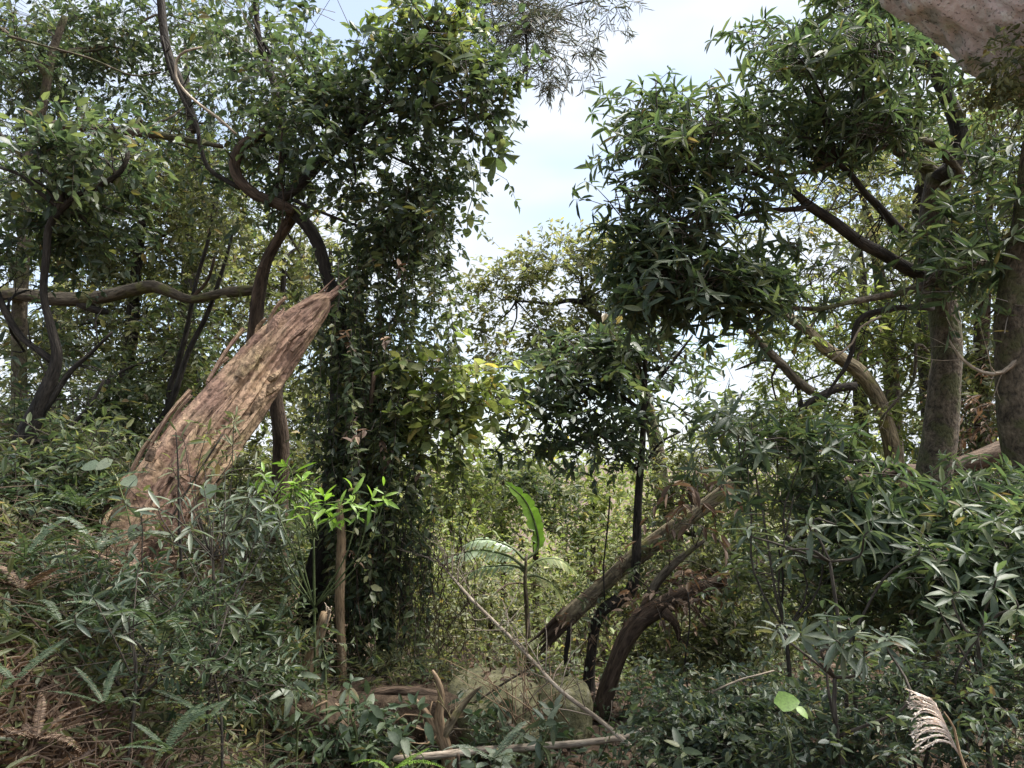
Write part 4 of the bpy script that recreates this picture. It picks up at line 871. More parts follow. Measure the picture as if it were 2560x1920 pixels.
T = thing('fallen_log', 'mossy fallen log slanting up to the right from a splintered hollow end', 'log', at_ground(1400, 1620, 7.0))
limb('log', [(1405, 1560, 54.1), (1440, 1525, 57.4), (1500, 1470, 50.8), (1570, 1410, 45.9), (1640, 1355, 42.6), (1720, 1300, 39.4), (1800, 1240, 36), (1870, 1185, 30)], 7.0, MB['log'], T, 24, .16, 201, .22)
a, b_ = P(1405, 1560, 7.0), P(1440, 1525, 7.0); end_splinters(T, a, unit(a-b_), 13, .38, .095, MB['brown'], 5)
foliage(T, [(1480, 1490, 6.9, 60, 30), (1590, 1400, 6.9, 60, 25), (1700, 1310, 6.9, 60, 25), (1650, 1390, 6.9, 60, 30)], 60, 7, .075, .42, 'canopy', seed=208, name='creeper', droop=.5)
foliage(T, [(1470, 1520, 6.9, 50, 30), (1580, 1440, 6.8, 60, 30)], 26, 7, .09, .3, 'dead', seed=209, name='caught_leaves', droop=.8)
T = thing('fallen_log', 'dark crooked dead trunk standing from the floor and bending right under the mossy log', 'log', at_ground(1520, 1750, 6.2))
limb('trunk', [(1500, 1800, 57.7), (1512, 1740, 49.9), (1535, 1660, 43.7), (1562, 1600, 42.1), (1600, 1550, 42.1), (1660, 1515, 39), (1740, 1475, 34.3), (1820, 1440, 31.2), (1900, 1400, 28.1)], 6.3, MB['brown'], T, 18, .18, 203, .2)
limb('branch', [(1600, 1550, 34), (1620, 1500, 28), (1640, 1450, 24), (1690, 1400, 18), (1760, 1350, 10)], 6.4, MB['mossy'], T, 10, .15, 204)
limb('branch', [(1660, 1530, 30), (1690, 1560, 20), (1700, 1600, 10)], 6.2, MB['brown'], T, 8, .15, 205)
foliage(T, [(1660, 1500, 6.2, 60, 25), (1750, 1450, 6.2, 60, 25)], 40, 7, .09, .35, 'dead', seed=206, name='caught_leaves', droop=.7)
T = thing('hanging_root', 'thin dark root hanging under the mossy fallen log', 'root', at_ground(1420, 1680, 6.9))
limb('stem', [(1425, 1570, 14), (1420, 1610, 13), (1416, 1650, 12), (1415, 1720, 12)], 6.9, MB['dark'], T, 7, seed=207)

# mossy boulder with the earth ledge beside it
def boulder(name, label, px, py, d, sx, sy, sz, mat, seed, cat='boulder', flat=.75):
    c = P(px, py, d); n = 40
    th = np.linspace(0, math.pi, n); ph = np.linspace(0, 2*math.pi, 64, endpoint=False)
    A, B = np.meshgrid(th, ph, indexing='ij')
    v = np.stack([np.sin(A)*np.cos(B), np.sin(A)*np.sin(B), np.cos(A)], -1)
    q = v*(1+.20*noise3(v*1.6+seed, seed)[..., None]+.07*noise3(v*4.5+seed, seed+1)[..., None]+.03*noise3(v*11, seed+2)[..., None])
    q = np.sign(q)*np.abs(q)**flat*np.array([sx, sy, sz])
    i, j = np.meshgrid(np.arange(n-1), np.arange(64), indexing='ij')
    f = np.stack([i*64+j, (i+1)*64+j, (i+1)*64+(j+1) % 64, i*64+(j+1) % 64], -1).reshape(-1, 4)
    g = Geo(); g.add(q.reshape(-1, 3), f)
    o = link(name, g.mesh(name), mat, None, c); return tag(o, label, cat)
rk = rock_mat('mossy_rock', [(.07, .066, .045), (.13, .125, .075), (.18, .17, .09), (.26, .24, .16), (.42, .40, .35)], 8, 1.0)
boulder('boulder', 'rounded boulder with yellowish moss in the middle of the floor', 1235, 1785, 5.7, .37, .34, .30, rk, 4)
boulder('boulder', 'smaller flat mossy stone at the right shoulder of the rounded boulder', 1400, 1775, 5.9, .26, .25, .24, rk, 8)
earth = rock_mat('red_earth', [(.030, .022, .016), (.065, .045, .031), (.11, .078, .052), (.16, .12, .08)], 14, 1.0)
T = boulder('earth_ledge', 'brown earthen ledge with an overhang left of the rounded boulder', 1020, 1800, 5.7, .62, .34, .27, earth, 15, 'earth bank', .6)
T = boulder('earth_ledge', 'crumbling bare slab of reddish earth at the lower left', 690, 1830, 5.0, .55, .30, .24, earth, 19, 'earth bank', .6)

T = thing('forked_stump', 'thin forked stump standing in front of the earthen ledge', 'stump', at_ground(1110, 1900, 4.5))
limb('stem', [(1130, 2030, 46), (1118, 1900, 38), (1100, 1835, 32), (1094, 1790, 24), (1100, 1745, 19), (1092, 1705, 14), (1080, 1680, 7)], 4.9, MB['tan'], T, 14, .12, 211, .15)
limb('branch', [(1108, 1840, 24), (1128, 1805, 20), (1150, 1770, 17), (1178, 1735, 11), (1200, 1715, 5)], 4.9, MB['log'], T, 10, .12, 212)
limb('branch', [(1108, 1860, 24), (1080, 1815, 18), (1058, 1780, 13), (1030, 1745, 6)], 4.9, MB['tan'], T, 10, .12, 213)
T = thing('surface_root', 'long brown root running along the top of the earthen ledge', 'root', at_ground(880, 1740, 5.5))
limb('root', [(820, 1760, 14), (900, 1738, 22), (980, 1728, 26), (1060, 1734, 24), (1130, 1752, 22), (1200, 1790, 14)], 5.5, MB['brown'], T, 10, .15, 214, .1)

T = thing('dead_pole', 'long bare dead sapling lying diagonally with many dry twigs', 'dead branch', at_ground(1650, 1920, 4.0))
dp = [(1085, 1392, 3, 6.2), (1130, 1440, 6, 6.0), (1180, 1500, 8, 5.8), (1270, 1585, 9, 5.4), (1340, 1655, 10, 5.1), (1400, 1722, 11, 4.8), (1500, 1800, 12, 4.75), (1580, 1865, 13, 4.6), (1660, 1930, 14, 4.5)]
limb('stem', dp, 5, MB['pale'], T, 9, .08, 221)
r = np.random.default_rng(22); pc, rc = smooth_path(*path(dp), .03)
for i in range(44):
    top = i < 20
    k = int(len(pc)*(r.uniform(.0, .16) if top else r.uniform(.25, .9))); tg_ = unit(pc[min(k+2, len(pc)-1)]-pc[max(k-2, 0)])
    dv = unit(-tg_*r.uniform(.2, 1.0)+r.normal(size=3)*[.8, .4, .7]+[0, 0, .35]); ln = r.uniform(.12, .42) if top else r.uniform(.10, .5)
    g = Geo(); m_ = pc[k]+dv*ln*.5+r.normal(size=3)*.02; e_ = pc[k]+dv*ln+r.normal(size=3)*.03
    tube(g, [pc[k], m_, e_], [.0045, .0032, .0014], 5, step=.06)
    if r.random() < .7:
        s_ = unit(dv+r.normal(size=3)*.7); tube(g, [m_, m_+s_*ln*.3, m_+s_*ln*.55], [.0028, .002, .001], 4, step=.06)
    part('twig', g, MB['pale'], T)
T = thing('dead_pole', 'bleached straight stick lying almost level along the bottom', 'dead branch', at_ground(1300, 1900, 4.2))
limb('stem', [(985, 1897, 18, 4.7), (1080, 1888, 19, 4.7), (1200, 1874, 19, 4.8), (1320, 1866, 18, 4.8), (1440, 1860, 17, 4.8), (1540, 1848, 16, 4.8), (1600, 1828, 14, 4.9), (1628, 1815, 12, 4.9)], 4.2, MB['pale'], T, 9, .08, 231)
T = thing('twig_brush', 'spray of reddish bare twigs in front of the rounded boulder', 'dead branch', at_ground(1370, 1800, 4.9))
for i in range(17):
    b0 = P(1340+r.normal()*40, 1800+r.normal()*20, 4.9); e0 = P(1300+r.normal()*110, 1640+r.normal()*55, 5.0+r.normal()*.2)
    g = Geo(); tube(g, [b0, (b0+e0)/2+r.normal(size=3)*.03, e0], [.005, .0035, .0015], 5, step=.08)
    m_ = (b0+e0)/2; tube(g, [m_, m_+(e0-m_)*.5+r.normal(size=3)*.06], [.003, .001], 4, step=.08)
    part('twig', g, MB['tan'], T)
T = thing('tan_pole', 'straight tan sapling pole without leaves right of the dark trunk', 'sapling', at_ground(855, 1690, 5.9))
trunk([(856, 1700, 26), (852, 1600, 24), (848, 1500, 23), (852, 1400, 24), (856, 1330, 22), (850, 1250, 16)], 5.9, MB['tan'], T, 12, ridges=.03, name='stem')
T = thing('broken_stake', 'stout broken branch stub poking up with a pale snapped end', 'stump', at_ground(755, 1720, 5.2))
limb('stub', [(740, 1745, 38), (760, 1690, 34), (785, 1630, 32), (805, 1570, 30), (818, 1530, 28)], 5.2, MB['tan'], T, 12, .1, 241)
a, b_ = P(818, 1530, 5.2), P(805, 1570, 5.2); end_splinters(T, a, unit(a-b_), 5, .06, .035, MB['pale'], 7)
for i, (lab, pp, d, mk) in enumerate([
    ('thin tan stick resting on the bare reddish earth slab', [(640, 1845, 8), (730, 1800, 9), (820, 1755, 7)], 4.7, 'tan'),
    ('pale twig arching out of the dark shrubs at lower right', [(1780, 1730, 5), (1850, 1695, 5), (1930, 1675, 4)], 4.0, 'pale'),
    ('thin dead stick fallen across the bottom left ferns', [(-20, 1880, 9), (80, 1840, 9), (180, 1800, 8)], 3.4, 'tan'),
    ('broken reddish stick stuck upright under the bleached stick', [(1150, 1960, 12), (1145, 1910, 11), (1142, 1880, 9)], 4.1, 'brown'),
    ('grey dead twig lying in front of the mossy log end', [(1180, 1760, 6), (1280, 1700, 6), (1380, 1640, 4)], 5.2, 'grey'),
    ('bare thin upright stem in front of the bright green sapling top', [(455, 1450, 8), (452, 1300, 7), (448, 1180, 5), (440, 1080, 3)], 4.4, 'dark')]):
    T = thing('dead_stick', lab, 'stick', P(*pp[0][:2], d)); limb('stem', pp, d, MB[mk], T, 7, seed=250+i)
# ------------------------------------------------------------------ shrubs and foreground plants
def shrub(label, blobs, twigs, per, L, ratio, matkey, style, shape, d, base, seed, lobj=0, droop=.25, name='shrub', cat='shrub', tl=1.4, mat='twig', w=.012, group=None, rise=.3):
    b0 = at_ground(base[0], base[1], d)
    T = thing(name, label, cat, b0, group)
    foliage(T, blobs, twigs, per, L, ratio, matkey, style, shape, tl, droop, lobj=lobj, seed=seed, name='foliage', rise=rise)
    cen = np.mean([P(*q[:3]) for q in blobs], 0); fk = np.array(b0)+(cen-np.array(b0))*.5
    g = Geo(); tube(g, [np.array(b0)-[0, 0, .05], np.array(b0)+(fk-np.array(b0))*.5+[.03, .02, 0], fk], [w*1.6, w*1.3, w], 7, .1, 12, 4, seed, .08); part('stem', g, MB[mat], T)
    limbs_to(T, blobs, [fk], MB[mat], w*.8, .004, seed+1, 'branch')
    return T

shrub('big shrub with long drooping dark leaves in front of the crossing bough', [(1860, 1080, 4.9, 110, 50), (1990, 1130, 4.9, 130, 45), (1840, 1160, 4.8, 80, 45), (2110, 1235, 4.9, 120, 45), (1960, 1250, 4.8, 110, 55)], 300, 9, .135, .22, 'lance', 'whorl', 'lance', 4.9, (1960, 1500), 301, 220)
shrub('long-leaved shrub below the crossing bough and right trunk', [(2230, 1320, 4.7, 140, 50), (2380, 1300, 4.8, 130, 50), (2330, 1390, 4.6, 150, 50), (2500, 1340, 4.6, 110, 70), (2500, 1230, 5.0, 90, 45)], 480, 9, .135, .22, 'lance', 'whorl', 'lance', 4.8, (2370, 1560), 303, 160)
shrub('dense dark-leaved shrub at the right edge above the straw plume', [(2450, 1460, 4.0, 130, 70), (2530, 1400, 4.0, 90, 80), (2370, 1440, 4.1, 90, 50, .8), (2530, 1520, 3.9, 80, 60)], 250, 9, .12, .23, 'lance', 'whorl', 'lance', 4.0, (2480, 1640), 305, 140)
shrub('small-leaved leafy bush behind the grey-green rosettes', [(2080, 1430, 5.4, 130, 80), (2210, 1430, 5.4, 110, 70), (1960, 1440, 5.6, 110, 90), (2320, 1520, 5.0, 100, 80)], 700, 8, .085, .42, 'canopy', 'alt', 'ovate', 5.4, (2120, 1620), 307, 0, tl=2.4)
shrub('dark low bush filling the bottom right corner', [(2250, 1800, 3.5, 170, 110), (2450, 1830, 3.4, 150, 110), (2050, 1830, 3.5, 150, 100), (2500, 1690, 3.6, 100, 90), (2350, 1660, 3.7, 120, 70, .7)], 1150, 8, .052, .40, 'dark', 'alt', 'ovate', 3.6, (2260, 1960), 309, 100, tl=2.4)
shrub('dark ivy-like bush on the floor right of the diagonal dead sapling', [(1760, 1830, 3.9, 130, 80), (1900, 1760, 4.1, 120, 70), (1680, 1760, 4.3, 90, 60, .7), (1850, 1890, 3.7, 150, 60)], 800, 8, .05, .46, 'dark', 'alt', 'ovate', 4.0, (1780, 1950), 311, 80, tl=2.2)
shrub('olive scrub beside the dark crooked dead trunk', [(1700, 1620, 6.6, 90, 70), (1800, 1610, 6.4, 100, 70), (1880, 1560, 6.4, 90, 70)], 480, 8, .075, .42, 'olive', 'alt', 'lance', 6.5, (1780, 1740), 313, 0, tl=2.4)
shrub('pale-leaved bush on the slope behind the leaning snag base', [(420, 1180, 6.9, 120, 70), (560, 1250, 6.8, 110, 70), (300, 1200, 6.9, 110, 70)], 420, 8, .09, .32, 'olive', 'alt', 'lance', 6.9, (430, 1420), 315, 0, tl=2.4)

# shrubs of single large leaves, every leaf an object
def rosette_plant(label, ros, base, d, per, L, ratio, matkey, seed, name='rosette_shrub', cat='shrub', group=None, droop=.25, shape='lance', stem='twig', sw=.008, face=.55):
    r = np.random.default_rng(seed); b0 = np.array(at_ground(base[0], base[1], d))
    T = thing(name, label, cat, b0, group)
    cen = np.mean([P(*q[:3]) for q in ros], 0); fk = b0+(cen-b0)*.86+r.normal(size=3)*.03; fk2 = b0+(cen-b0)*.62+r.normal(size=3)*.04
    g = Geo(); tube(g, [b0-[0, 0, .05], fk2, fk], [sw*1.7, sw*1.4, sw*1.1], 7, .1, 20, 4, seed, .06); part('stem', g, MB[stem], T)
    for (px, py, dd, s) in ros:
        c = P(px, py, dd); ax = unit(np.array([r.normal()*.3, -face*.6, 1.0])+r.normal(size=3)*.3)
        u = unit(np.cross(ax, [.3, .2, .9])); w = np.cross(ax, u); m = per+r.integers(-2, 3)
        az = np.arange(m)*2.3998+r.uniform(0, 6)+r.normal(0, .3, m); el = np.linspace(-.35, .8, m)+r.normal(0, .25, m)
        rad = u*np.cos(az)[:, None]+w*np.sin(az)[:, None]
        dv = unit(rad*np.cos(el)[:, None]+ax*np.sin(el)[:, None]-np.array([0, 0, droop]))
        Ls = L*s*r.uniform(.5, 1.2, m)*(1-.25*np.clip(el, 0, 1))
        leaf_objs(T, c+ax*((el-.8)*.07*r.uniform(.5, 1.5))[:, None], dv, ax+r.normal(size=(m, 3))*.3, Ls, Ls*ratio*r.uniform(.85, 1.15, m), shape, matkey, .22)
        org = fk if r.random() < .6 else fk2
        mid = org+(c-org)*.55+r.normal(size=3)*.05-[0, 0, .04]
        g = Geo(); tube(g, [org, mid, c-ax*.05, c], [sw*1.0, sw*.8, sw*.6, sw*.4], 6, .1, 20, 4, seed, .06); part('branch', g, MB[stem], T)
    return T
rosette_plant('shrub with star-shaped rosettes of dull grey-green leaves above the straw plume', [(2120, 1545, 3.3, 1.15), (2090, 1600, 3.25, 1), (2000, 1585, 3.35, .9), (1960, 1560, 3.4, .8), (2220, 1590, 3.3, .95), (2160, 1620, 3.25, .9), (2060, 1530, 3.45, .8)], (2170, 1900), 3.3, 13, .155, .20, 'silver', 321)
rosette_plant('shrub whose pale rosettes spread below the long drooping dark leaves', [(2180, 1325, 3.9, 1), (2020, 1310, 4.0, .95), (1870, 1315, 4.1, .9), (1960, 1350, 4.0, .8), (2290, 1360, 3.9, .85), (2080, 1290, 4.1, .8)], (2130, 1700), 4.0, 12, .17, .20, 'silver', 323)
rosette_plant('tall shrub with loose dark whorls at the right edge', [(2400, 1480, 3.5, 1), (2490, 1440, 3.5, 1), (2460, 1560, 3.4, .9), (2540, 1500, 3.4, .9), (2350, 1520, 3.6, .8)], (2470, 1800), 3.5, 12, .15, .22, 'lance', 325)
rosette_plant('sapling with bright fresh green whorls in front of the dark trunk', [(760, 1195, 5.0, 1), (710, 1160, 5.0, .9), (690, 1215, 5.0, .9), (810, 1240, 4.9, 1.0), (880, 1235, 4.9, 1.05), (930, 1245, 4.9, .9), (850, 1265, 4.9, .9), (780, 1265, 4.9, .9), (740, 1250, 5, .8), (660, 1180, 5, .8), (730, 1210, 5, .9), (820, 1285, 4.9, .8), (900, 1275, 4.9, .8), (960, 1230, 4.9, .8), (690, 1260, 5, .8), (780, 1215, 5, .8), (640, 1220, 5, .7)], (800, 1640), 5.1, 9, .15, .23, 'bright', 327, 'bright_sapling', 'sapling', stem='green', droop=.12, sw=.006)
rosette_plant('pale spear-leaved sapling in front of the broken trunk base', [(540, 1265, 3.9, 1), (620, 1230, 4.0, .9), (470, 1230, 3.9, .9), (400, 1270, 3.8, 1), (350, 1290, 3.8, 1.05), (560, 1180, 4.1, .8), (650, 1300, 4.0, .9), (480, 1310, 3.8, .9), (600, 1290, 4.0, .9), (700, 1290, 4.1, .8), (430, 1330, 3.8, .9), (560, 1330, 3.9, .8), (680, 1240, 4.1, .8), (510, 1220, 4, .8), (310, 1250, 3.8, .9)], (500, 1800), 3.9, 9, .14, .17, 'silver', 329, 'spear_leaf_sapling', 'sapling', droop=.1, sw=.005)
rosette_plant('olive narrow-leaved sapling crossing the middle of the broken trunk', [(450, 1090, 4.6, .9), (520, 1080, 4.6, .8), (580, 1110, 4.7, .9), (500, 1150, 4.6, .8), (430, 1160, 4.6, .9), (640, 1150, 4.7, .8), (590, 1040, 4.7, .7)], (510, 1600), 4.7, 9, .13, .17, 'olive', 331, 'narrow_leaf_sapling', 'sapling', droop=.1, sw=.004)
rosette_plant('grey-leaved sapling low in the left foreground', [(230, 1490, 3.2, .8), (300, 1520, 3.2, .8), (190, 1530, 3.2, .8), (270, 1570, 3.1, .9), (420, 1440, 3.5, .8), (480, 1400, 3.5, .8), (350, 1410, 3.5, .9)], (300, 1850), 3.3, 8, .12, .18, 'silver', 333, 'grey_leaf_sapling', 'sapling', droop=.15, sw=.004)
rosette_plant('sapling with mixed narrow leaves beside the fern tangle', [(560, 1500, 3.7, .9), (620, 1540, 3.7, .9), (540, 1590, 3.6, .9), (500, 1660, 3.4, 1.), (600, 1640, 3.6, 1.), (440, 1590, 3.5, .8)], (560, 1850), 3.6, 9, .12, .2, 'canopy', 335, 'narrow_leaf_sapling', 'sapling', droop=.2, sw=.005)
for q in [('rosette plant with broad pale leaves left of the broken stub', [(745, 1690, 4.4, 1.0), (735, 1740, 4.3, .9)], (745, 1850), 4.4, 8, .16, .30, 'silver', 341),
          ('broad-leaved herb in the bottom centre left of the forked stump', [(960, 1800, 4.0, .9), (1010, 1830, 4.0, .9), (1040, 1760, 4.1, .8)], (990, 1960), 4.0, 7, .15, .36, 'fern', 343),
          ('broad-leaved herb with toothed pale leaves under the bleached stick', [(1180, 1900, 3.6, 1.), (1260, 1890, 3.6, .9)], (1220, 2010), 3.6, 8, .16, .34, 'silver', 345),
          ('leafy herb in front of the rounded boulder', [(1360, 1800, 4.4, 1.), (1385, 1770, 4.5, .8), (1340, 1850, 4.4, .8)], (1360, 1920), 4.4, 7, .16, .30, 'silver', 347),
          ('broad-leaved herb right of the broken stub', [(880, 1700, 4.7, 1.), (920, 1750, 4.6, .9), (850, 1760, 4.6, .9)], (880, 1880), 4.7, 8, .15, .36, 'fern', 349),
          ('dull green herb at the very bottom right of the straight bleached stick', [(1700, 1860, 3.6, .9), (1640, 1890, 3.6, .8)], (1670, 1980), 3.6, 8, .13, .36, 'canopy', 351),
          ('tall herb with paired pale leaves rising between stub and ledge', [(810, 1650, 4.8, .8), (800, 1590, 4.9, .6)], (815, 1850), 4.8, 7, .15, .28, 'silver', 353)]:
    rosette_plant(*q, name='broad_leaf_herb', cat='herb', stem='green', sw=.005, shape='ovate')

# ferns: every frond an object, sharing a few frond meshes
def frond_mesh(arch, taper, matkey, narrow, seed):
    r = np.random.default_rng(seed); n = 30; t = np.linspace(.06, 1, n)
    p = np.stack([t*(1-.12*arch*t), .05*np.sin(t*2+seed), arch*(.55*t-.85*t*t)], 1); tg = unit(np.gradient(p, axis=0))
    g = Geo(); tube(g, p, np.linspace(.007, .002, n), 3, step=.2)
    w = narrow*np.sin(np.clip(t, .1, 1)**taper*math.pi)**.6+.012
    for sg in (-1, 1):
        s = unit(np.cross(tg, [0, 0, 1.]))*sg
        add_leaves(g, p, s+tg*.28+r.normal(size=(n, 3))*.08, np.array([0, 0, 1.])+r.normal(size=(n, 3))*.18, w*r.uniform(.85, 1.1, n), np.full(n, .030), 'lance')
    me = g.mesh('fern_frond', smooth=False); me.materials.append(ML[matkey]); return me
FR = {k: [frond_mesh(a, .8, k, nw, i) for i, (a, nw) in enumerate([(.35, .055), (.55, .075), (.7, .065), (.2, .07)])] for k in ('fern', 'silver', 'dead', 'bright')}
def fern(label, px, py, d, n, ln, seed, matkey='fern', lean=None, group=None, up=.7):
    r = np.random.default_rng(seed); c = P(px, py, d)
    T = thing('fern', label, 'fern', c, group)
    for i in range(n):
        az = i*2*math.pi/n+r.normal()*.4 if lean is None else lean+r.normal()*.5
        el = r.uniform(.2, 1.0)*up
        dv = np.array([math.cos(az)*math.cos(el), math.sin(az)*math.cos(el), math.sin(el)]); nn_ = np.array([-math.cos(az)*math.sin(el), -math.sin(az)*math.sin(el), math.cos(el)])
        s = np.cross(nn_, dv); l = ln*r.uniform(.7, 1.2)
        M = np.eye(4); M[:3, 0] = dv*l; M[:3, 1] = s*l; M[:3, 2] = nn_*l
        o = bpy.data.objects.new('frond', FR[matkey][r.integers(4)]); COL.objects.link(o); o.parent = T; o.matrix_local = Matrix(M.tolist())
    return T
for i, a in enumerate([
    ('large sword fern at the left edge below the dark sinuous tree', 60, 1400, 3.6, 6, .50, None), ('sword fern with long bare fronds in the left foreground', 380, 1570, 3.4, 7, .55, 'fern'),
    ('low sword fern pointing right across the dark hollow', 400, 1620, 3.6, 6, .55, 'silver'), ('fern at the bottom left corner', 40, 1700, 2.9, 5, .36, 'fern'),
    ('fern with upright tip at the bottom edge left of centre', 670, 1940, 3.3, 5, .30, 'fern'), ('pale short fern under the forked stump', 980, 1930, 3.4, 5, .32, 'bright'),
    ('fern on the bank beside the grey-leaved sapling', 160, 1560, 3.4, 5, .4, 'fern'), ('fern hanging over the bank above the grey-leaved sapling', 240, 1380, 3.8, 8, .5, 'silver'),
    ('fern clump in the bottom left between the dead sticks', 260, 1760, 3.0, 5, .34, 'fern'), ('fern in front of the bare reddish earth slab', 520, 1800, 3.3, 5, .36, 'fern'),
    ('fern near the bottom beside the red earth slab', 420, 1880, 2.9, 7, .36, 'fern'), ('bluish fern in front of the bleached stick', 1230, 1900, 3.5, 7, .36, 'silver'),
    ('fern beneath the bright green sapling', 690, 1560, 4.8, 7, .45, 'fern'), ('fern at the left edge above the corner fern', 20, 1560, 3.3, 5, .4, 'fern'),
    ('fern on the bank at the foot of the broken trunk', 200, 1270, 4.4, 9, .55, 'fern')]):
    fern(a[0], a[1], a[2], a[3], a[4], a[5]*.8, 400+i, a[6] or 'fern')
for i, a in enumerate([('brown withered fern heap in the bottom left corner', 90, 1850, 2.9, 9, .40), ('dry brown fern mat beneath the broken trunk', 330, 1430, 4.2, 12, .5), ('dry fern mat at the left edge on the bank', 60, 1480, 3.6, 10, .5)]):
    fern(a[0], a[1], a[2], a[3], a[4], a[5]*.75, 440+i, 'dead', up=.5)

# red-brown tangle of dead stems on the left bank
r = np.random.default_rng(61); n = 6500; x = r.uniform(-4.2, -.7, n); y = r.uniform(2.6, 6.2, n); z = gh(x, y)+r.uniform(0, .6, n)*np.clip((-x-.6)/1.0, .15, 1)
g = Geo(); a = np.array([0, 2.094, 4.189]); ring = np.stack([np.cos(a), np.sin(a)*.7, np.sin(a)], 1)*.003
p0 = np.stack([x, y, z], 1); dv = unit(r.normal(size=(n, 3))*[1, .8, .55]); ln = r.uniform(.08, .34, n)
p1 = p0+dv*(ln*.5)[:, None]; p2 = p0+dv*ln[:, None]+r.normal(size=(n, 3))*.03-np.array([0, 0, .02])
V = np.stack([p0[:, None]+ring, p1[:, None]+ring*.8, p2[:, None]+ring*.4], 1).reshape(-1, 3)
f = np.array([[i*3+j, i*3+(j+1) % 3, i*3+3+(j+1) % 3, i*3+3+j] for i in range(2) for j in range(3)])
g.add(V, (f[None]+(np.arange(n)*9)[:, None, None]).reshape(-1, 4))
o = stuff('dead_stem_tangle', 'tangle of reddish brown dead stems over the left bank', 'dead stems', g, MB['brown'])
r = np.random.default_rng(62); n = 34000; x = r.uniform(-4.4, -.6, n); y = r.uniform(2.5, 6.6, n); z = gh(x, y)+r.uniform(0, .5, n)*np.clip((-x-.4)/1.2, .1, 1)
b = np.stack([x, y, z], 1); g = Geo(); Ls = r.uniform(.05, .13, n)
add_leaves(g, b, r.normal(size=b.shape)*[1, 1, .6], np.array([0, 0, 1.])+r.normal(size=b.shape)*.5, Ls, Ls*.22, 'lance')
stuff('bank_thicket', 'narrow-leaved green and olive scrub over the left bank', 'scrub', g, ML['olive'])
cover('floor_sprigs', 'short green sprigs between the ledge and the bottom edge', 640, -1.6, 2.6, 3.2, 6.6, .22, .075, .42, 'fern', 37, 8)

# silver grass plume, lone bright leaf
def plume():
    T = thing('grass_plume', 'straw-coloured feathery grass plume curving left at lower right', 'grass plume', at_ground(2420, 1960, 2.6))
    limb('stem', [(2450, 2060, 9), (2420, 1940, 8), (2398, 1880, 8), (2385, 1820, 6), (2360, 1780, 4)], 2.6, MB['tan'], T, 7, wob=0)
    r = np.random.default_rng(2)
    for i in range(30):
        t = i/29; l = (1-.2*t)*r.uniform(.82, 1.1); j1, j2, j3 = r.normal(size=3)*5
        b0 = P(2402-52*t, 1895-115*t, 2.6)
        e = [P(2402-52*t-26*l, 1895-115*t-38*l, 2.6), P(2402-52*t-(64+8*t)*l, 1895-115*t-60*l+14*(1-t)+j1*.5, 2.58), P(2402-52*t-(106-14*t)*l, 1895-115*t-(50+20*t)*l+30*(1-t)*l+j2, 2.56)]
        g = Geo(); pc, rc = tube(g, [b0]+e, [.0016, .0022, .002, .0006], 4, .3, 60, 2, i, .02)
        k = r.integers(1, len(pc), 60); dv = unit(np.gradient(pc, axis=0))[k]+r.normal(size=(60, 3))*.16
        add_leaves(g, pc[k], dv, r.normal(size=(60, 3)), r.uniform(.010, .022, 60), np.full(60, .0022), 'lance')
        part('tassel', g, ML['plume'], T)
plume()
T = thing('round_leaf_herb', 'lone bright green rounded leaf in the dark at lower right', 'herb', at_ground(1965, 1900, 2.9))
limb('stem', [(1985, 1950, 5), (1975, 1830, 4), (1960, 1760, 3)], 2.9, MB['green'], T, 6)
q = np.array([P(1935, 1755, 2.9), P(1990, 1765, 2.92)])
leaf_objs(T, q, np.array([[1, -.1, .05], [.5, -.5, -.5]]), np.array([[0, -.8, .7], [.2, -.7, .7]]), np.array([.10, .06]), np.array([.08, .035]), 'ovate', 'bright')
T = thing('heart_leaf_vine', 'small climber with pale heart-shaped leaves on the left of the broken trunk', 'climber', P(300, 1220, 4.6))
limb('stem', [(330, 1330, 4), (310, 1250, 4), (290, 1190, 3), (270, 1140, 2)], 4.6, MB['green'], T, 5)
q = np.array([P(282, 1150, 4.6), P(310, 1195, 4.55), P(350, 1310, 4.5), P(250, 1160, 4.6), P(520, 1210, 4.6)])
leaf_objs(T, q, np.array([[-.6, -.3, -.4], [.7, -.3, -.3], [-.3, -.4, -.7], [-.8, -.2, -.2], [.3, -.5, -.7]]), np.array([[0, -.7, .8]]*5), np.full(5, .11), np.full(5, .10), 'ovate', 'silver')
T = thing('yellow_leaf_spray', 'small yellow leaf spray left of the torn banana fronds', 'leaf spray', P(1030, 1420, 8.6))
q = np.array([P(1050, 1410, 8.6)]*5); leaf_objs(T, q, np.array([[-1, 0, 0], [-1, 0, -.3], [-1, -.1, .25], [-.7, 0, -.5], [-.8, .1, .1]]), np.array([[0, -.6, .8]]*5), np.array([.2, .16, .15, .13, .18]), np.full(5, .045), 'lance', 'yellow')
limb('stem', [(1060, 1480, 4), (1055, 1440, 4), (1050, 1410, 3)], 8.6, MB['green'], T, 5)

# leaf litter and rootlets lying on the ledges and the boulder
r = np.random.default_rng(77); g = Geo(); n = 1500
px_ = np.concatenate([r.uniform(640, 820, 500), r.uniform(860, 1200, 1000)]); 
c1 = np.array(P(690, 1830, 5.0)); c2 = np.array(P(1020, 1800, 5.7)); B = []
for c, sx, sy, sz, k in ((c1, .55, .30, .24, 900), (c2, .62, .34, .27, 900), (np.array(P(1235, 1785, 5.7)), .37, .34, .30, 260)):
    v = unit(r.normal(size=(k, 3))); v[:, 2] = np.abs(v[:, 2]); v[:, 1] -= .3
    B.append(c+unit(v)*[sx, sy, sz]*r.uniform(.95, 1.12, (k, 1)))
b = np.vstack(B); Ls = r.uniform(.03, .10, len(b))
add_leaves(g, b, r.normal(size=b.shape)*[1, 1, .5], np.array([0, -.4, 1.])+r.normal(size=b.shape)*.5, Ls, Ls*.35, 'lance')
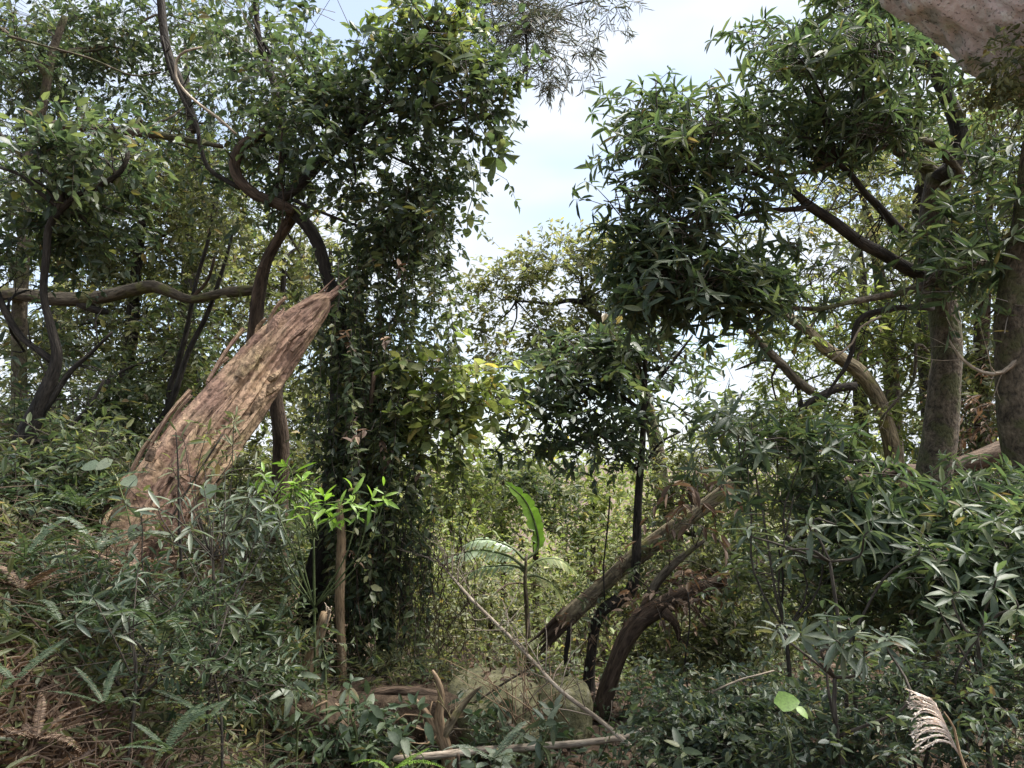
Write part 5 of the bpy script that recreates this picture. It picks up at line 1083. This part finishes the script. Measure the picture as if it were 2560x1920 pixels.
stuff('ledge_litter', 'dead leaves caught on the earthen ledges and the boulder', 'leaf litter', g, ML['dead'])
# dry brown vines tangled right of the tan pole
r = np.random.default_rng(78); g = Geo()
for i in range(150):
    x0, y0 = r.uniform(860, 1180), r.uniform(1250, 1640); dd = r.uniform(6.0, 7.2)
    p0 = P(x0, y0, dd); k = 6; q = p0+np.cumsum(r.normal(size=(k, 3))*[.05, .04, .03], 0)+np.array([0, 0, -1.])*np.linspace(0, r.uniform(.2, .9), k)[:, None]
    tube(g, q, np.full(k, .0035), 3, step=.3)
stuff('dry_vine_tangle', 'brown dry vine stems tangled right of the tan pole', 'dry vines', g, MB['brown'])
for i, (lab, pp, d, mk) in enumerate([
    ('thin liana dropping straight in front of the hooked limb', [(705, 330, 5), (700, 420, 5), (712, 500, 4), (700, 600, 4)], 6.7, 'brown'),
    ('slack liana swinging across the upper left crowns', [(20, 90, 6), (120, 120, 6), (230, 150, 6), (330, 190, 5), (400, 180, 5)], 6.9, 'grey'),
    ('reddish bare liana hanging in the climber curtain', [(935, 930, 12), (930, 980, 12), (928, 1030, 9)], 6.1, 'brown'),
    ('thin liana falling beside the lower climber curtain', [(1010, 1330, 5), (1000, 1430, 5), (1015, 1540, 5), (1005, 1640, 5)], 6.3, 'dark'),
    ('dark thin vine hanging before the mossy log', [(1525, 1240, 5), (1518, 1330, 5), (1512, 1420, 5), (1515, 1500, 4)], 6.6, 'dark'),
    ('pale bare vine crossing the dark limbs of the right-hand tree', [(2080, 900, 6), (2130, 860, 6), (2150, 820, 6), (2200, 790, 5)], 5.7, 'pale'),
    ('wiry vine dropping through the right-hand shrubs', [(1945, 1360, 5), (1955, 1440, 5), (1950, 1520, 5), (1960, 1600, 4)], 4.9, 'dark'),
    ('wiry vine dropping beside the dark crooked trunk', [(1720, 1480, 5), (1725, 1560, 5), (1715, 1650, 5), (1722, 1730, 4)], 5.8, 'dark')]):
    T = thing('liana', lab, 'liana', P(*pp[0][:2], d)); limb('stem', pp, d, MB[mk], T, 6, seed=700+i, wob=.02)

shrub('mixed scrub on the lower left bank between the fern clumps', [(120, 1420, 3.9, 130, 60), (300, 1480, 3.8, 140, 60), (480, 1540, 3.8, 130, 60), (380, 1640, 3.5, 130, 60), (560, 1700, 3.8, 110, 60)], 400, 8, .07, .26, 'fern', 'alt', 'lance', 3.6, (300, 1850), 811, 0, tl=2.6)
shrub('dark leafy scrub in the hollow left of the tan pole', [(600, 1620, 4.9, 100, 60), (700, 1600, 5.0, 80, 60), (660, 1700, 4.7, 110, 50), (560, 1560, 4.8, 90, 50)], 260, 8, .075, .36, 'canopy', 'alt', 'ovate', 4.9, (640, 1800), 813, 0, tl=2.4)
shrub('low scrub growing over the front of the earthen ledge', [(880, 1830, 4.9, 90, 40), (980, 1850, 4.9, 90, 40), (1150, 1830, 5.0, 80, 40), (1250, 1840, 5.0, 90, 40), (760, 1850, 4.6, 90, 40)], 170, 7, .085, .38, 'fern', 'alt', 'ovate', 4.9, (1000, 1920), 815, 90, tl=1.8)
shrub('dry grassy scrub crowning the earthen ledge and boulder', [(930, 1690, 5.8, 90, 30), (1060, 1690, 5.8, 90, 30), (1350, 1690, 5.9, 80, 25, .6)], 130, 9, .09, .10, 'maple', 'alt', 'lance', 5.8, (1060, 1760), 817, 0, tl=1.6)

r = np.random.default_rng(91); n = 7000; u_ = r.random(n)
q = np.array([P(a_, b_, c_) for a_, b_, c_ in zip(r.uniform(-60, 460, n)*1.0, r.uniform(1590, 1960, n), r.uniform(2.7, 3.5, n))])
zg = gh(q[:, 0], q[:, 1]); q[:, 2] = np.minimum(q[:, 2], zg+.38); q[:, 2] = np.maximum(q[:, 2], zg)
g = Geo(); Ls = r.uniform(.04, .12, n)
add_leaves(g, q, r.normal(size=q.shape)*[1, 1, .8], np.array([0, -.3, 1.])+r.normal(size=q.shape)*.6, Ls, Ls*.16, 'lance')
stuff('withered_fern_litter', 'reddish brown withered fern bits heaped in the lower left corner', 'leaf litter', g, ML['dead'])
